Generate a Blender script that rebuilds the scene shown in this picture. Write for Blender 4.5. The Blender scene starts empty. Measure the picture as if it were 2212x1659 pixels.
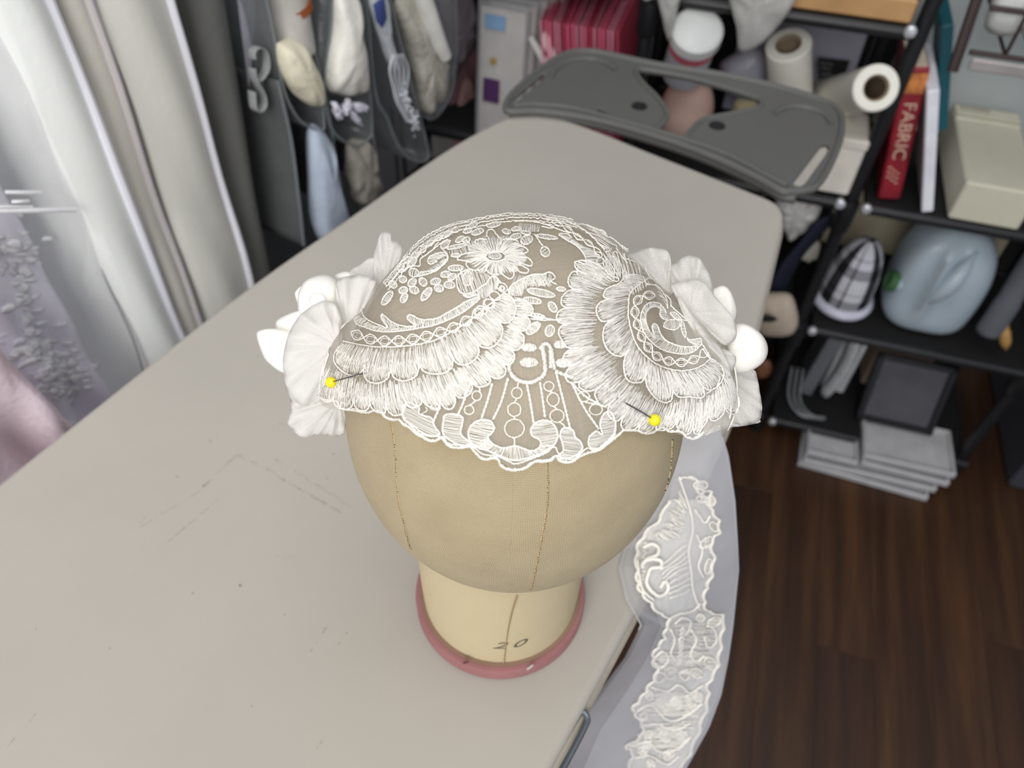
import bpy, math, random
import numpy as np
from mathutils import Matrix, Vector, noise

random.seed(7)
rng = np.random.default_rng(7)
SC = bpy.context.scene
COL = SC.collection
PI = math.pi

# ------------------------------------------------------------------ camera
F, CX, CY = 1660.0, 1106.0, 829.5            # focal length and centre in pixels of the 2212 x 1659 frame
ZC = 1.36                                    # camera height, metres
HB = 0.86                                    # top of the ironing board
_dn = np.array([1056 - CX, 2298 - CY, F]); _dn /= np.linalg.norm(_dn)
_up = -_dn
_fw = np.array([0, 0, 1.0]); _fw -= _fw.dot(_up) * _up; _fw /= np.linalg.norm(_fw)
_rt = np.cross(_fw, _up)
if _rt[0] < 0: _rt = -_rt
RT = np.stack([_rt, _fw, _up], 1).T          # camera (right, down, forward) -> world
CAM = np.array([0, 0, ZC])
cd = bpy.data.cameras.new('camera'); cam = bpy.data.objects.new('camera', cd); COL.objects.link(cam)
cd.sensor_width = 36; cd.lens = F / 2212 * 36
cd.clip_start = 0.02; cd.clip_end = 30
cm = np.eye(4); cm[:3, 0] = RT[:, 0]; cm[:3, 1] = -RT[:, 1]; cm[:3, 2] = -RT[:, 2]; cm[:3, 3] = CAM
cam.matrix_world = Matrix(cm.tolist())
cd.dof.use_dof = True; cd.dof.focus_distance = 0.345; cd.dof.aperture_fstop = 9.0
SC.camera = cam

# ------------------------------------------------------------------ world, lights, exposure
wd = bpy.data.worlds.new('world'); SC.world = wd; wd.use_nodes = True
bgn = wd.node_tree.nodes['Background']
bgn.inputs[0].default_value = (0.86, 0.90, 1.0, 1); bgn.inputs[1].default_value = 0.30

def area(name, loc, target, sx, sy, power, color):
    l = bpy.data.lights.new(name, 'AREA'); l.shape = 'RECTANGLE'; l.size = sx; l.size_y = sy
    l.energy = power; l.color = color
    o = bpy.data.objects.new(name, l); COL.objects.link(o)
    o.location = loc
    o.rotation_euler = (Vector(target) - Vector(loc)).to_track_quat('-Z', 'Y').to_euler()
    return o
area('window_daylight', (-0.50, -1.60, 2.20), (-0.1, 0.50, 0.85), 1.5, 1.3, 36, (1.0, 0.99, 0.97))
area('ceiling_bounce', (0.25, 0.35, 2.7), (0.1, 0.6, 0.8), 1.8, 1.8, 12, (1.0, 0.98, 0.95))
SC.view_settings.view_transform = 'Standard'
SC.view_settings.look = 'None'
SC.view_settings.exposure = 0.35
SC.view_settings.gamma = 1.0
SC.view_settings.use_curve_mapping = False

# ------------------------------------------------------------------ unprojection helpers
def dirs(px):
    px = np.atleast_2d(np.asarray(px, float))
    v = np.stack([px[:, 0] - CX, px[:, 1] - CY, np.full(len(px), F)], 1)
    return v @ RT.T
def at_z(px, py, z):                        # pixel -> point on the horizontal plane z
    d = dirs([(px, py)])[0]
    return CAM + d * ((z - ZC) / d[2])
def project(p):
    v = (np.asarray(p, float) - CAM) @ RT; return (float(CX + F * v[0] / v[2]), float(CY + F * v[1] / v[2]))
def at_depth(px, depth):                    # pixels -> points at a distance along the optical axis
    return CAM + dirs(px) / F * np.asarray(depth).reshape(-1, 1)
TH = math.radians(-15)                       # the shelf frame: x along the shelf fronts, y into the shelves
XS = np.array([math.cos(TH), math.sin(TH), 0]); YS = np.array([-math.sin(TH), math.cos(TH), 0])
OS = np.array([0.5716, 1.0782, 0])
MS = np.eye(4); MS[:3, 0] = XS; MS[:3, 1] = YS; MS[:3, 3] = OS
def s2w(x, y, z): return OS + XS * x + YS * y + np.array([0, 0, z])
def sp(px, py, yy):                         # pixel -> shelf frame point on the plane y = yy
    d = dirs([(px, py)])[0]
    t = (yy + OS @ YS) / (d @ YS)
    p = CAM + d * t
    return np.array([(p - OS) @ XS, (p - OS) @ YS, p[2]])
AL = math.radians(28)                        # the left rail frame: x along the rail (away), y towards the wall
XL = np.array([math.sin(AL), math.cos(AL), 0]); YL = np.array([-math.cos(AL), math.sin(AL), 0])
ML = np.eye(4); ML[:3, 0] = XL; ML[:3, 1] = YL
def lp(px, py, perp):                       # pixel -> rail frame point on the plane y = perp
    d = dirs([(px, py)])[0]
    t = perp / (d @ YL)
    p = CAM + d * t
    return np.array([p @ XL, p @ YL, p[2]])

# ------------------------------------------------------------------ materials
def lin(c):
    return tuple((x / 12.92 if x <= 0.04045 else ((x + 0.055) / 1.055) ** 2.4) for x in [v / 255 for v in c])
class NT:
    def __init__(s, name):
        s.m = bpy.data.materials.new(name); s.m.use_nodes = True
        s.t = s.m.node_tree; s.n = s.t.nodes; s.b = s.n['Principled BSDF']; s.out = s.n['Material Output']
    def add(s, kind, **kw):
        n = s.n.new(kind)
        for k, v in kw.items(): setattr(n, k, v)
        return n
    def link(s, a, b): s.t.links.new(a, b)
    def math(s, op, a, b=None, c=None, clamp=False):
        n = s.add('ShaderNodeMath', operation=op, use_clamp=clamp)
        for i, v in enumerate((a, b, c)):
            if v is None: continue
            if isinstance(v, (int, float)): n.inputs[i].default_value = v
            else: s.link(v, n.inputs[i])
        return n.outputs[0]
    def coord(s, which='Object'):
        return s.add('ShaderNodeTexCoord').outputs[which]
    def noise(s, vec, scale, detail=3, rough=0.55):
        n = s.add('ShaderNodeTexNoise'); n.inputs['Scale'].default_value = scale
        n.inputs['Detail'].default_value = detail; n.inputs['Roughness'].default_value = rough
        if vec is not None: s.link(vec, n.inputs['Vector'])
        return n.outputs['Fac']
    def ramp(s, fac, stops):
        n = s.add('ShaderNodeValToRGB')
        el = n.color_ramp.elements
        while len(el) < len(stops): el.new(0.5)
        for e, (p, c) in zip(el, stops):
            e.position = p; e.color = (*c, 1) if len(c) == 3 else c
        s.link(fac, n.inputs['Fac']); return n.outputs['Color']
    def mix(s, fac, a, b, mode='MIX'):
        n = s.add('ShaderNodeMix', data_type='RGBA', blend_type=mode)
        for sock, v in ((n.inputs[0], fac), (n.inputs[6], a), (n.inputs[7], b)):
            if isinstance(v, (int, float)): sock.default_value = v
            elif isinstance(v, tuple): sock.default_value = (*v, 1)
            else: s.link(v, sock)
        return n.outputs[2]
    def bump(s, h, strength=0.3, dist=0.001):
        n = s.add('ShaderNodeBump'); n.inputs['Strength'].default_value = strength
        n.inputs['Distance'].default_value = dist
        s.link(h, n.inputs['Height']); s.link(n.outputs[0], s.b.inputs['Normal'])
        return n.outputs[0]
    def color(s, c):
        if isinstance(c, tuple): s.b.inputs['Base Color'].default_value = (*c, 1)
        else: s.link(c, s.b.inputs['Base Color'])
    def set(s, **kw):
        for k, v in kw.items(): s.b.inputs[k].default_value = v
        return s
MATS = {}
def pm(name, rgb, rough=0.6, metal=0.0, var=0.12, scale=30, bump=0.15, bscale=None, bdist=0.001, **kw):
    """plain procedural material: colour with soft noise variation and a fine bump"""
    if name in MATS: return MATS[name]
    t = NT(name); c = lin(rgb)
    v = t.coord()
    n = t.noise(v, scale)
    t.color(t.ramp(n, [(0.25, tuple(x * (1 - var) for x in c)), (0.75, tuple(min(1, x * (1 + var)) for x in c))]))
    t.set(Roughness=rough, Metallic=metal)
    for k, val in kw.items(): t.b.inputs[k.replace('_', ' ')].default_value = val
    if bump: t.bump(t.noise(v, bscale or scale * 6, 2), bump, bdist)
    MATS[name] = t.m
    return t.m
def sheer(name, rgb, opac, gloss=0.0, rough=0.4, noise_scale=None, trans=0.5):
    """thin see-through cloth or film: transparent mixed with diffuse + translucent (+ gloss)"""
    if name in MATS: return MATS[name]
    t = NT(name); c = (*lin(rgb), 1)
    d = t.add('ShaderNodeBsdfDiffuse'); d.inputs[0].default_value = c
    tr = t.add('ShaderNodeBsdfTranslucent'); tr.inputs[0].default_value = c
    a = t.add('ShaderNodeMixShader'); a.inputs[0].default_value = trans
    t.link(d.outputs[0], a.inputs[1]); t.link(tr.outputs[0], a.inputs[2])
    last = a.outputs[0]
    tp = t.add('ShaderNodeBsdfTransparent')
    m = t.add('ShaderNodeMixShader'); m.inputs[0].default_value = opac
    if noise_scale:
        n = t.noise(t.coord(), noise_scale, 2)
        t.link(t.math('ADD', t.math('MULTIPLY', n, opac * 0.8), opac * 0.6, clamp=True), m.inputs[0])
    t.link(tp.outputs[0], m.inputs[1]); t.link(last, m.inputs[2])
    last = m.outputs[0]
    if gloss:
        g = t.add('ShaderNodeBsdfGlossy'); g.inputs['Roughness'].default_value = rough
        g.inputs[0].default_value = (1, 1, 1, 1)
        fr = t.add('ShaderNodeLayerWeight'); fr.inputs[0].default_value = .5
        gm = t.add('ShaderNodeMixShader')
        t.link(t.math('MULTIPLY_ADD', t.math('POWER', fr.outputs['Facing'], 4.0), .7 * gloss, .05 * gloss, clamp=True), gm.inputs[0])
        t.link(last, gm.inputs[1]); t.link(g.outputs[0], gm.inputs[2]); last = gm.outputs[0]
        bn = t.add('ShaderNodeBump'); bn.inputs['Strength'].default_value = 0.5; bn.inputs['Distance'].default_value = 0.004
        t.link(t.noise(t.coord(), 22, 3), bn.inputs['Height']); t.link(bn.outputs[0], g.inputs['Normal'])
    t.link(last, t.out.inputs[0])
    MATS[name] = t.m
    return t.m

# ------------------------------------------------------------------ mesh helpers
def catmull(P, n=8, closed=False):
    P = np.asarray(P, float)
    if len(P) < 3 and not closed:
        return np.array([P[0] + (P[-1] - P[0]) * k / n for k in range(n + 1)])
    if closed: Q = np.concatenate([P[-1:], P, P[:2]])
    else: Q = np.concatenate([2 * P[:1] - P[1:2], P, 2 * P[-1:] - P[-2:-1]])
    t = np.linspace(0, 1, n, endpoint=False)[:, None]
    out = []
    for i in range(1, len(Q) - 2):
        a, b, c, d = Q[i - 1], Q[i], Q[i + 1], Q[i + 2]
        out.append(0.5 * (2 * b + (c - a) * t + (2 * a - 5 * b + 4 * c - d) * t ** 2 + (3 * b - a - 3 * c + d) * t ** 3))
    out = np.concatenate(out)
    if not closed: out = np.concatenate([out, P[-1:]])
    return out
def resample(P, n):
    P = np.asarray(P, float)
    L = np.concatenate([[0], np.cumsum(np.linalg.norm(np.diff(P, axis=0), axis=1))])
    s = np.linspace(0, L[-1], n)
    return np.stack([np.interp(s, L, P[:, k]) for k in range(P.shape[1])], 1)

class MB:
    """collects shapes in one frame and links them as ONE mesh object"""
    def __init__(s, M=None):
        s.v = []; s.f = []; s.n = 0; s.M = M; s.uv = None
    def put(s, V, Fc):
        V = np.asarray(V, float)
        s.v.append(V); s.f += [tuple(i + s.n for i in f) for f in Fc]; s.n += len(V)
        return s
    def box(s, c, size, rot=None, bev=0.0):
        c = np.asarray(c, float); h = np.asarray(size, float) / 2
        if bev > 0:
            b = min(bev, 0.49 * min(size))
            bm_v = []; 
            for ax in range(3):
                for sx in (-1, 1):
                    for sy in (-1, 1):
                        for sz in (-1, 1):
                            q = h.copy() - b; q[ax] = h[ax]; bm_v.append(q * np.array([sx, sy, sz]))
            V = np.array(bm_v)
            def I(ax, sx, sy, sz): return ax * 8 + (sx > 0) * 4 + (sy > 0) * 2 + (sz > 0)
            Fc = []
            for k in (-1, 1):
                Fc.append([I(0, k, -1, -1), I(0, k, 1, -1), I(0, k, 1, 1), I(0, k, -1, 1)][::k])
                Fc.append([I(1, -1, k, -1), I(1, 1, k, -1), I(1, 1, k, 1), I(1, -1, k, 1)][::-k])
                Fc.append([I(2, -1, -1, k), I(2, 1, -1, k), I(2, 1, 1, k), I(2, -1, 1, k)][::k])
            for a in (-1, 1):
                for b2 in (-1, 1):
                    Fc.append([I(0, a, b2, -1), I(0, a, b2, 1), I(1, a, b2, 1), I(1, a, b2, -1)])
                    Fc.append([I(0, a, -1, b2), I(0, a, 1, b2), I(2, a, 1, b2), I(2, a, -1, b2)])
                    Fc.append([I(1, -1, a, b2), I(1, 1, a, b2), I(2, 1, a, b2), I(2, -1, a, b2)])
                    for c3 in (-1, 1): Fc.append([I(0, a, b2, c3), I(1, a, b2, c3), I(2, a, b2, c3)])
        else:
            V = np.array([[x, y, z] for x in (-1, 1) for y in (-1, 1) for z in (-1, 1)]) * h
            Fc = [(0, 1, 3, 2), (4, 6, 7, 5), (0, 4, 5, 1), (2, 3, 7, 6), (0, 2, 6, 4), (1, 5, 7, 3)]
        if rot is not None: V = V @ np.asarray(rot).T
        return s.put(V + c, Fc)
    def tube(s, P, r, sides=8, closed=False, caps=True):
        P = np.asarray(P, float); n = len(P)
        r = np.broadcast_to(np.asarray(r, float), (n,))
        if closed: T = np.roll(P, -1, 0) - np.roll(P, 1, 0)
        else: T = np.gradient(P, axis=0)
        T /= np.maximum(np.linalg.norm(T, axis=1, keepdims=True), 1e-12)
        a = np.array([0, 0, 1.0]) if abs(T[0][2]) < 0.9 else np.array([1.0, 0, 0])
        u = np.cross(T[0], a); u /= np.linalg.norm(u)
        ang = np.linspace(0, 2 * PI, sides, endpoint=False); ca, sa = np.cos(ang), np.sin(ang)
        V = np.zeros((n, sides, 3))
        for i in range(n):
            u = u - u.dot(T[i]) * T[i]; u /= max(np.linalg.norm(u), 1e-12)
            w = np.cross(T[i], u)
            V[i] = P[i] + r[i] * (ca[:, None] * u + sa[:, None] * w)
        Fc = []
        for i in range(n if closed else n - 1):
            j = (i + 1) % n
            for k in range(sides):
                l = (k + 1) % sides
                Fc.append((i * sides + k, i * sides + l, j * sides + l, j * sides + k))
        if caps and not closed:
            Fc.append(tuple(range(sides))[::-1]); Fc.append(tuple((n - 1) * sides + k for k in range(sides)))
        return s.put(V.reshape(-1, 3), Fc)
    def cyl(s, a, b, r, sides=16, r2=None):
        return s.tube([a, b], [r, r if r2 is None else r2], sides)
    def lathe(s, prof, n=32, c=(0, 0, 0), R=None, squash=1.0, caps=True):
        prof = np.asarray(prof, float); m = len(prof)
        ang = np.linspace(0, 2 * PI, n, endpoint=False)
        V = np.stack([np.outer(prof[:, 0], np.cos(ang)), np.outer(prof[:, 0], np.sin(ang)) * squash,
                      np.repeat(prof[:, 1:2], n, 1)], 2).reshape(-1, 3)
        if R is not None: V = V @ np.asarray(R).T
        Fc = []
        for i in range(m - 1):
            for k in range(n):
                l = (k + 1) % n
                Fc.append((i * n + k, i * n + l, (i + 1) * n + l, (i + 1) * n + k))
        if caps:
            if prof[0, 0] > 1e-6: Fc.append(tuple(range(n))[::-1])
            if prof[-1, 0] > 1e-6: Fc.append(tuple((m - 1) * n + k for k in range(n)))
        return s.put(V + np.asarray(c, float), Fc)
    def grid(s, G, closed_u=False, uv=None):
        G = np.asarray(G, float); a, b = G.shape[:2]
        Fc = []
        for i in range(a - 1):
            for j in range(b if closed_u else b - 1):
                k = (j + 1) % b
                Fc.append((i * b + j, i * b + k, (i + 1) * b + k, (i + 1) * b + j))
        if uv is not None: s.uv = np.asarray(uv, float).reshape(-1, 2)
        return s.put(G.reshape(-1, 3), Fc)
    def slab(s, G, th):
        """a grid with thickness th along its normals (closed solid)"""
        G = np.asarray(G, float); a, b = G.shape[:2]
        du = np.gradient(G, axis=0); dv = np.gradient(G, axis=1)
        N = np.cross(du, dv); N /= np.maximum(np.linalg.norm(N, axis=2, keepdims=True), 1e-12)
        n = a * b; V = np.concatenate([(G + N * th / 2).reshape(-1, 3), (G - N * th / 2).reshape(-1, 3)])
        Fc = []
        for i in range(a - 1):
            for j in range(b - 1):
                q = (i * b + j, i * b + j + 1, (i + 1) * b + j + 1, (i + 1) * b + j)
                Fc.append(q); Fc.append(tuple(n + x for x in q[::-1]))
        rim = [i * b for i in range(a)] + [(a - 1) * b + j for j in range(1, b)] + [i * b + b - 1 for i in range(a - 2, -1, -1)] + list(range(b - 2, 0, -1))
        for x, y in zip(rim, rim[1:] + rim[:1]): Fc.append((x, y, n + y, n + x))
        return s.put(V, Fc)
    def pillow(s, outline, th, n_ring=6, wob=0.0, k=7, crease=None, normal=None, gather=None):
        """a puffed solid over a planar-ish 3D outline, th = half thickness"""
        O = np.asarray(outline, float); n = len(O); c = O.mean(0) if gather is None else np.asarray(gather, float)
        if normal is None:
            normal = np.zeros(3)
            for i in range(n): normal += np.cross(O[i] - c, O[(i + 1) % n] - c)
        N = np.asarray(normal, float) / np.linalg.norm(normal)
        V = [c + N * th]; Fc = []
        rr = np.linspace(0, 1, n_ring + 1)[1:]
        ph = rng.uniform(0, 6.28, 4)
        ang = np.linspace(0, 2 * PI, n, endpoint=False)
        def ring(r, sgn):
            h = sgn * th * math.sqrt(max(0, 1 - r ** 2.2))
            w = wob * r ** (1.6 if gather is None else 1.15) * (np.sin(k * ang + ph[0] + 2 * r) + 0.6 * np.sin((2 * k - 3) * ang + ph[1] - 3 * r) + 0.8 * np.sin(9 * r + 2 * ang + ph[2]))
            if crease is not None:
                q = (O - c) * r; ax = np.cross(N, [0, 0, 1.0]); ax /= np.linalg.norm(ax); ay = np.cross(N, ax); R0 = np.linalg.norm(O - c, axis=1).mean()
                for (ca_, off, dep) in crease:
                    sdist = (q @ ax) * math.cos(ca_) + (q @ ay) * math.sin(ca_) - off * R0
                    w = w - dep * np.exp(-(sdist / (.26 * R0)) ** 2)
            return c + (O - c) * r + N[None] * (h + w)[:, None]
        for r in rr: V += list(ring(r, 1))
        m = len(rr)
        for i in range(n): Fc.append((0, 1 + i, 1 + (i + 1) % n))
        for q in range(m - 1):
            for i in range(n):
                j = (i + 1) % n
                Fc.append((1 + q * n + i, 1 + (q + 1) * n + i, 1 + (q + 1) * n + j, 1 + q * n + j))
        base = len(V)
        for r in rr[:-1]: V += list(ring(r, -1))
        V.append(c - N * th)
        ci = len(V) - 1
        def idx(q, i): return 1 + q * n + i if q == m - 1 else base + q * n + i
        for i in range(n): Fc.append((ci, idx(0, (i + 1) % n), idx(0, i)))
        for q in range(m - 1):
            for i in range(n):
                j = (i + 1) % n
                Fc.append((idx(q, i), idx(q, j), idx(q + 1, j), idx(q + 1, i)))
        return s.put(np.array(V), Fc)
    def points(s):
        V = np.concatenate(s.v) if s.v else np.zeros((0, 3))
        if s.M is not None: V = V @ s.M[:3, :3].T + s.M[:3, 3]
        return V
    def build(s, name, mat, parent=None, smooth=True, loc=None, angle=35):
        V = s.points()
        org = np.zeros(3)
        if parent is not None: org = ORG[parent.name]
        elif loc is not None: org = np.asarray(loc, float)
        elif len(V):
            lo, hi = V.min(0), V.max(0); org = np.array([(lo[0] + hi[0]) / 2, (lo[1] + hi[1]) / 2, lo[2]])
        me = bpy.data.meshes.new(name); me.from_pydata((V - org).tolist(), [], s.f); me.validate(); me.update()
        if s.uv is not None and len(s.uv) == len(V):
            ul = me.uv_layers.new(name='UVMap'); li = np.zeros(len(me.loops), dtype=np.int32)
            me.loops.foreach_get('vertex_index', li); ul.data.foreach_set('uv', s.uv[li].ravel())
        return link_mesh(name, me, mat, parent, org, smooth, angle)
ORG = {}
def link_mesh(name, me, mat, parent, org, smooth=True, angle=35):
    if mat is not None: me.materials.append(mat)
    if smooth:
        me.shade_smooth()
        if angle: me.set_sharp_from_angle(angle=math.radians(angle))
    o = bpy.data.objects.new(name, me); COL.objects.link(o)
    if parent is not None: o.parent = parent
    else: o.location = org.tolist()
    ORG[o.name] = np.array(org, float)
    return o
def thing(name, label, cat, loc, group=None):
    o = bpy.data.objects.new(name, None); COL.objects.link(o); o.empty_display_size = 0.02
    o.location = [float(x) for x in loc]; ORG[o.name] = np.array([float(x) for x in loc])
    return tag(o, label, cat, group)
def tag(o, label, cat, group=None):
    o['label'] = label; o['category'] = cat
    if group: o['group'] = group
    return o
def struct(o): o['kind'] = 'structure'; return o
def stuff(o): o['kind'] = 'stuff'; return o
def plate(outer, holes, th, bevel):
    """2D outline with holes -> extruded, bevelled mesh data (verts Nx3 with z thickness, faces)"""
    cu = bpy.data.curves.new('tmp', 'CURVE'); cu.dimensions = '2D'; cu.fill_mode = 'BOTH'
    cu.extrude = th / 2 - bevel; cu.bevel_depth = bevel; cu.bevel_resolution = 2; cu.offset = -bevel
    for L in [outer] + holes:
        sp_ = cu.splines.new('POLY'); sp_.points.add(len(L) - 1); sp_.use_cyclic_u = True
        for p, q in zip(sp_.points, L): p.co = (q[0], q[1], 0, 1)
    o = bpy.data.objects.new('tmp', cu); COL.objects.link(o)
    me = bpy.data.meshes.new_from_object(o.evaluated_get(bpy.context.evaluated_depsgraph_get()))
    V = np.zeros(len(me.vertices) * 3); me.vertices.foreach_get('co', V)
    Fc = [tuple(p.vertices) for p in me.polygons]
    bpy.data.objects.remove(o); bpy.data.curves.remove(cu); bpy.data.meshes.remove(me)
    return V.reshape(-1, 3), Fc
def text_mesh(txt, size, depth=0.0, shear=0.0, spacing=1.0):
    cu = bpy.data.curves.new('tmp', 'FONT'); cu.body = txt; cu.size = size; cu.extrude = depth
    cu.align_x = 'CENTER'; cu.align_y = 'CENTER'; cu.shear = shear; cu.space_character = spacing; cu.resolution_u = 4
    o = bpy.data.objects.new('tmp', cu); COL.objects.link(o)
    me = bpy.data.meshes.new_from_object(o.evaluated_get(bpy.context.evaluated_depsgraph_get()))
    V = np.zeros(len(me.vertices) * 3); me.vertices.foreach_get('co', V)
    Fc = [tuple(p.vertices) for p in me.polygons]
    bpy.data.objects.remove(o); bpy.data.curves.remove(cu); bpy.data.meshes.remove(me)
    return V.reshape(-1, 3), Fc
def rotm(axis, deg):
    return np.array(Matrix.Rotation(math.radians(deg), 3, axis))
# ================================================================== the room
def plank_mat():
    t = NT('dark stained oak'); v = t.coord()
    mp = t.add('ShaderNodeMapping'); mp.inputs['Scale'].default_value = (26, 1.6, 20); t.link(v, mp.inputs[0])
    oi = t.add('ShaderNodeObjectInfo'); 
    ad = t.add('ShaderNodeVectorMath', operation='ADD'); t.link(mp.outputs[0], ad.inputs[0])
    cb = t.add('ShaderNodeCombineXYZ'); t.link(t.math('MULTIPLY', oi.outputs['Random'], 40), cb.inputs[1]); t.link(t.math('MULTIPLY', oi.outputs['Random'], 13), cb.inputs[0])
    t.link(cb.outputs[0], ad.inputs[1])
    n = t.noise(ad.outputs[0], 1.0, 5, 0.62)
    c = t.ramp(n, [(0.28, lin((46, 29, 19))), (0.5, lin((66, 43, 28))), (0.72, lin((92, 62, 38)))])
    c2 = t.mix(t.math('MULTIPLY', oi.outputs['Random'], 0.30), c, lin((40, 28, 22)))
    t.color(c2); t.set(Roughness=0.42); t.b.inputs['Specular IOR Level'].default_value = 0.35
    t.bump(n, 0.12, 0.002)
    return t.m
WOOD = plank_mat()
fl = MB(MS); fl.box((0.2, -0.55, -0.03), (3.6, 2.9, 0.04))
floor = struct(fl.build('floor', pm('floor subfloor', (30, 20, 16), 0.8), smooth=False))
pk = MB(); pk.box((0, 0, 0), (0.0998, 1.1495, 0.0099), bev=0.0003)
pk0 = None
for i in range(31):
    off = (i * 0.417) % 1.15
    for j in range(4):
        x = -1.32 + i * 0.1; y = -2.15 + j * 1.15 + off - 0.55
        if y < -1.95 or y > 0.9: continue
        if pk0 is None:
            pk0 = pk.build('plank', WOOD, loc=(0, 0, 0), smooth=False); o = pk0
        else:
            o = pk0.copy(); COL.objects.link(o)
        o.parent = floor; w_ = s2w(x, y, -0.005); o.location = [float(q) for q in (w_ - ORG['floor'])]; o.rotation_euler = (0, 0, TH)
WALL = pm('painted wall', (150, 150, 152), 0.9, scale=4, var=0.04)
wb = MB(MS); wb.box((0.2, 0.86, 1.2), (3.6, 0.06, 2.5)); struct(wb.build('wall_back', WALL, smooth=False))
wl = MB(ML); wl.box((0.3, 1.3, 1.2), (2.9, 0.06, 2.5)); struct(wl.build('wall_left', WALL, smooth=False))
bb = MB(MS); bb.box((0.2, 0.824, 0.05), (3.6, 0.012, 0.1), bev=0.003); struct(bb.build('baseboard_back', pm('white baseboard', (200, 198, 192), 0.5), smooth=False))

# ================================================================== ironing board
BU = np.array([math.cos(AL), -math.sin(AL)]); BV = np.array([math.sin(AL), math.cos(AL)])
def bpt(u, v, z): q = BU * u + BV * v; return np.array([q[0], q[1], z])
def cover_mat():
    t = NT('stained drill cover')
    geo = t.add('ShaderNodeNewGeometry').outputs['Position']
    n = t.noise(geo, 4.5, 4, 0.6)
    c = t.ramp(n, [(0.3, lin((174, 169, 159))), (0.7, lin((182, 176, 166)))])
    n2 = t.noise(geo, 42, 4, 0.65)
    sp_ = t.ramp(n2, [(0.70, (0, 0, 0)), (0.80, (1, 1, 1))])
    c = t.mix(t.math('MULTIPLY', sp_, 0.16), c, lin((132, 122, 104)))
    sep = t.add('ShaderNodeSeparateXYZ'); t.link(geo, sep.inputs[0])
    brk = t.noise(geo, 190, 3, 0.7)
    tot = None
    def seg(p, q, w, amt, broken=True):
        nonlocal tot
        A = at_z(*p, HB); B = at_z(*q, HB); d = B[:2] - A[:2]; L = np.linalg.norm(d); d = d / L
        rx = t.math('SUBTRACT', sep.outputs[0], float(A[0])); ry = t.math('SUBTRACT', sep.outputs[1], float(A[1]))
        a = t.math('ADD', t.math('MULTIPLY', rx, float(d[0])), t.math('MULTIPLY', ry, float(d[1])))
        b = t.math('SUBTRACT', t.math('MULTIPLY', rx, float(-d[1])), t.math('MULTIPLY', ry, float(-d[0])))
        ac = t.math('MINIMUM', t.math('MAXIMUM', a, 0.0), float(L))
        da = t.math('SUBTRACT', a, ac)
        r = t.math('SQRT', t.math('ADD', t.math('MULTIPLY', da, da), t.math('MULTIPLY', b, b)))
        m = t.math('SUBTRACT', 1.0, t.math('DIVIDE', r, w), clamp=True)
        m = t.math('MULTIPLY', t.math('MULTIPLY', m, 2.2, clamp=True), amt)
        if broken: m = t.math('MULTIPLY', m, t.math('MULTIPLY_ADD', brk, 5.0, -2.1, clamp=True))
        tot = m if tot is None else t.math('MAXIMUM', tot, m)
    for p, q, w, a in (((512, 982), (452, 1040), .0016, .45), ((450, 1042), (440, 1050), .0016, .8), ((430, 1062), (304, 1138), .0014, .35),
                       ((470, 1080), (361, 1172), .0012, .5), ((512, 982), (590, 1020), .0016, .5), ((590, 1024), (735, 1106), .0012, .55),
                       ((592, 990), (757, 1093), .0016, .4), ((704, 1357), (672, 1405), .0010, .7), ((695, 1602), (684, 1617), .0009, .6),
                       ((86, 1530), (55, 1570), .0006, .7), ((30, 1595), (16, 1615), .0006, .7), ((320, 1110), (302, 1128), .0012, .4), ((605, 915), (615, 918), .0014, .6)):
        seg(p, q, w, a)
    for p, w, a in (((518, 1264), .0012, 1.0), ((416, 1281), .0009, .7), ((454, 952), .0012, .5), ((382, 1029), .0012, .45), ((614, 1327), .0008, .6),
                    ((748, 1367), .0007, .6), ((732, 1389), .0007, .6), ((236, 1400), .0006, .8), ((543, 1525), .0006, .6), ((720, 980), .0012, .5), ((706, 1033), .001, .4), ((77, 1358), .0006, .6), ((330, 1680), .0006, .6)):
        seg(p, (p[0] + 1.5, p[1] + 1), w, a, False)
    c = t.mix(t.math('MULTIPLY', tot, 0.75), c, lin((120, 110, 92)))
    t.color(c); t.set(Roughness=0.85); t.b.inputs['Sheen Weight'].default_value = 0.08
    t.bump(t.noise(geo, 900, 2), 0.10, 0.0004)
    return t.m
BO = [(-.042, -.05), (-.036, .12), (-.031, .25), (-.029, .40), (-.031, .465), (-.045, .581), (-.064, .709), (-.070, .745), (-.077, .766), (-.092, .778), (-.131, .784), (-.251, .799), (-.316, .808),
      (-.372, .812), (-.400, .808), (-.424, .792), (-.438, .765), (-.453, .705), (-.463, .64), (-.477, .502), (-.489, .386), (-.495, .248), (-.495, -.05), (-.455, -.33), (-.37, -.50),
      (-.262, -.56), (-.155, -.50), (-.075, -.33)]
BOs = catmull(np.array(BO), 5, True)
board = thing('ironing_board', 'ironing board with a stained beige fabric cover under the canvas head', 'ironing board', bpt(-.262, .12, 0))
def plate_world(name, outer2d, holes2d, th, bevel, ztop, mat, parent):
    V, Fc = plate([tuple(p[:2]) for p in outer2d], [[tuple(p[:2]) for p in h] for h in holes2d], th, bevel)
    V[:, 2] += ztop - th / 2
    m = MB(); m.put(V, Fc); return m.build(name, mat, parent, angle=40)
cover = plate_world('cover', [bpt(u, v, 0) for u, v in BOs], [], 0.016, 0.006, HB, cover_mat(), board)
ctr = np.array([-.262, .13])
plate_world('board_top', [bpt(*(ctr + (np.array(q) - ctr) * 0.985), 0) for q in BOs], [], 0.012, 0.003, HB - 0.0165, pm('grey steel', (120, 122, 124), 0.45, 0.6), board)
hem = MB(); hem.tube([bpt(*(ctr + (np.array(q) - ctr) * 0.999), HB - 0.0135) for q in BOs], 0.0032, 6, closed=True)
hem.build('cover_hem', pm('cover binding', (168, 160, 146), 0.85), cover)
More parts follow.
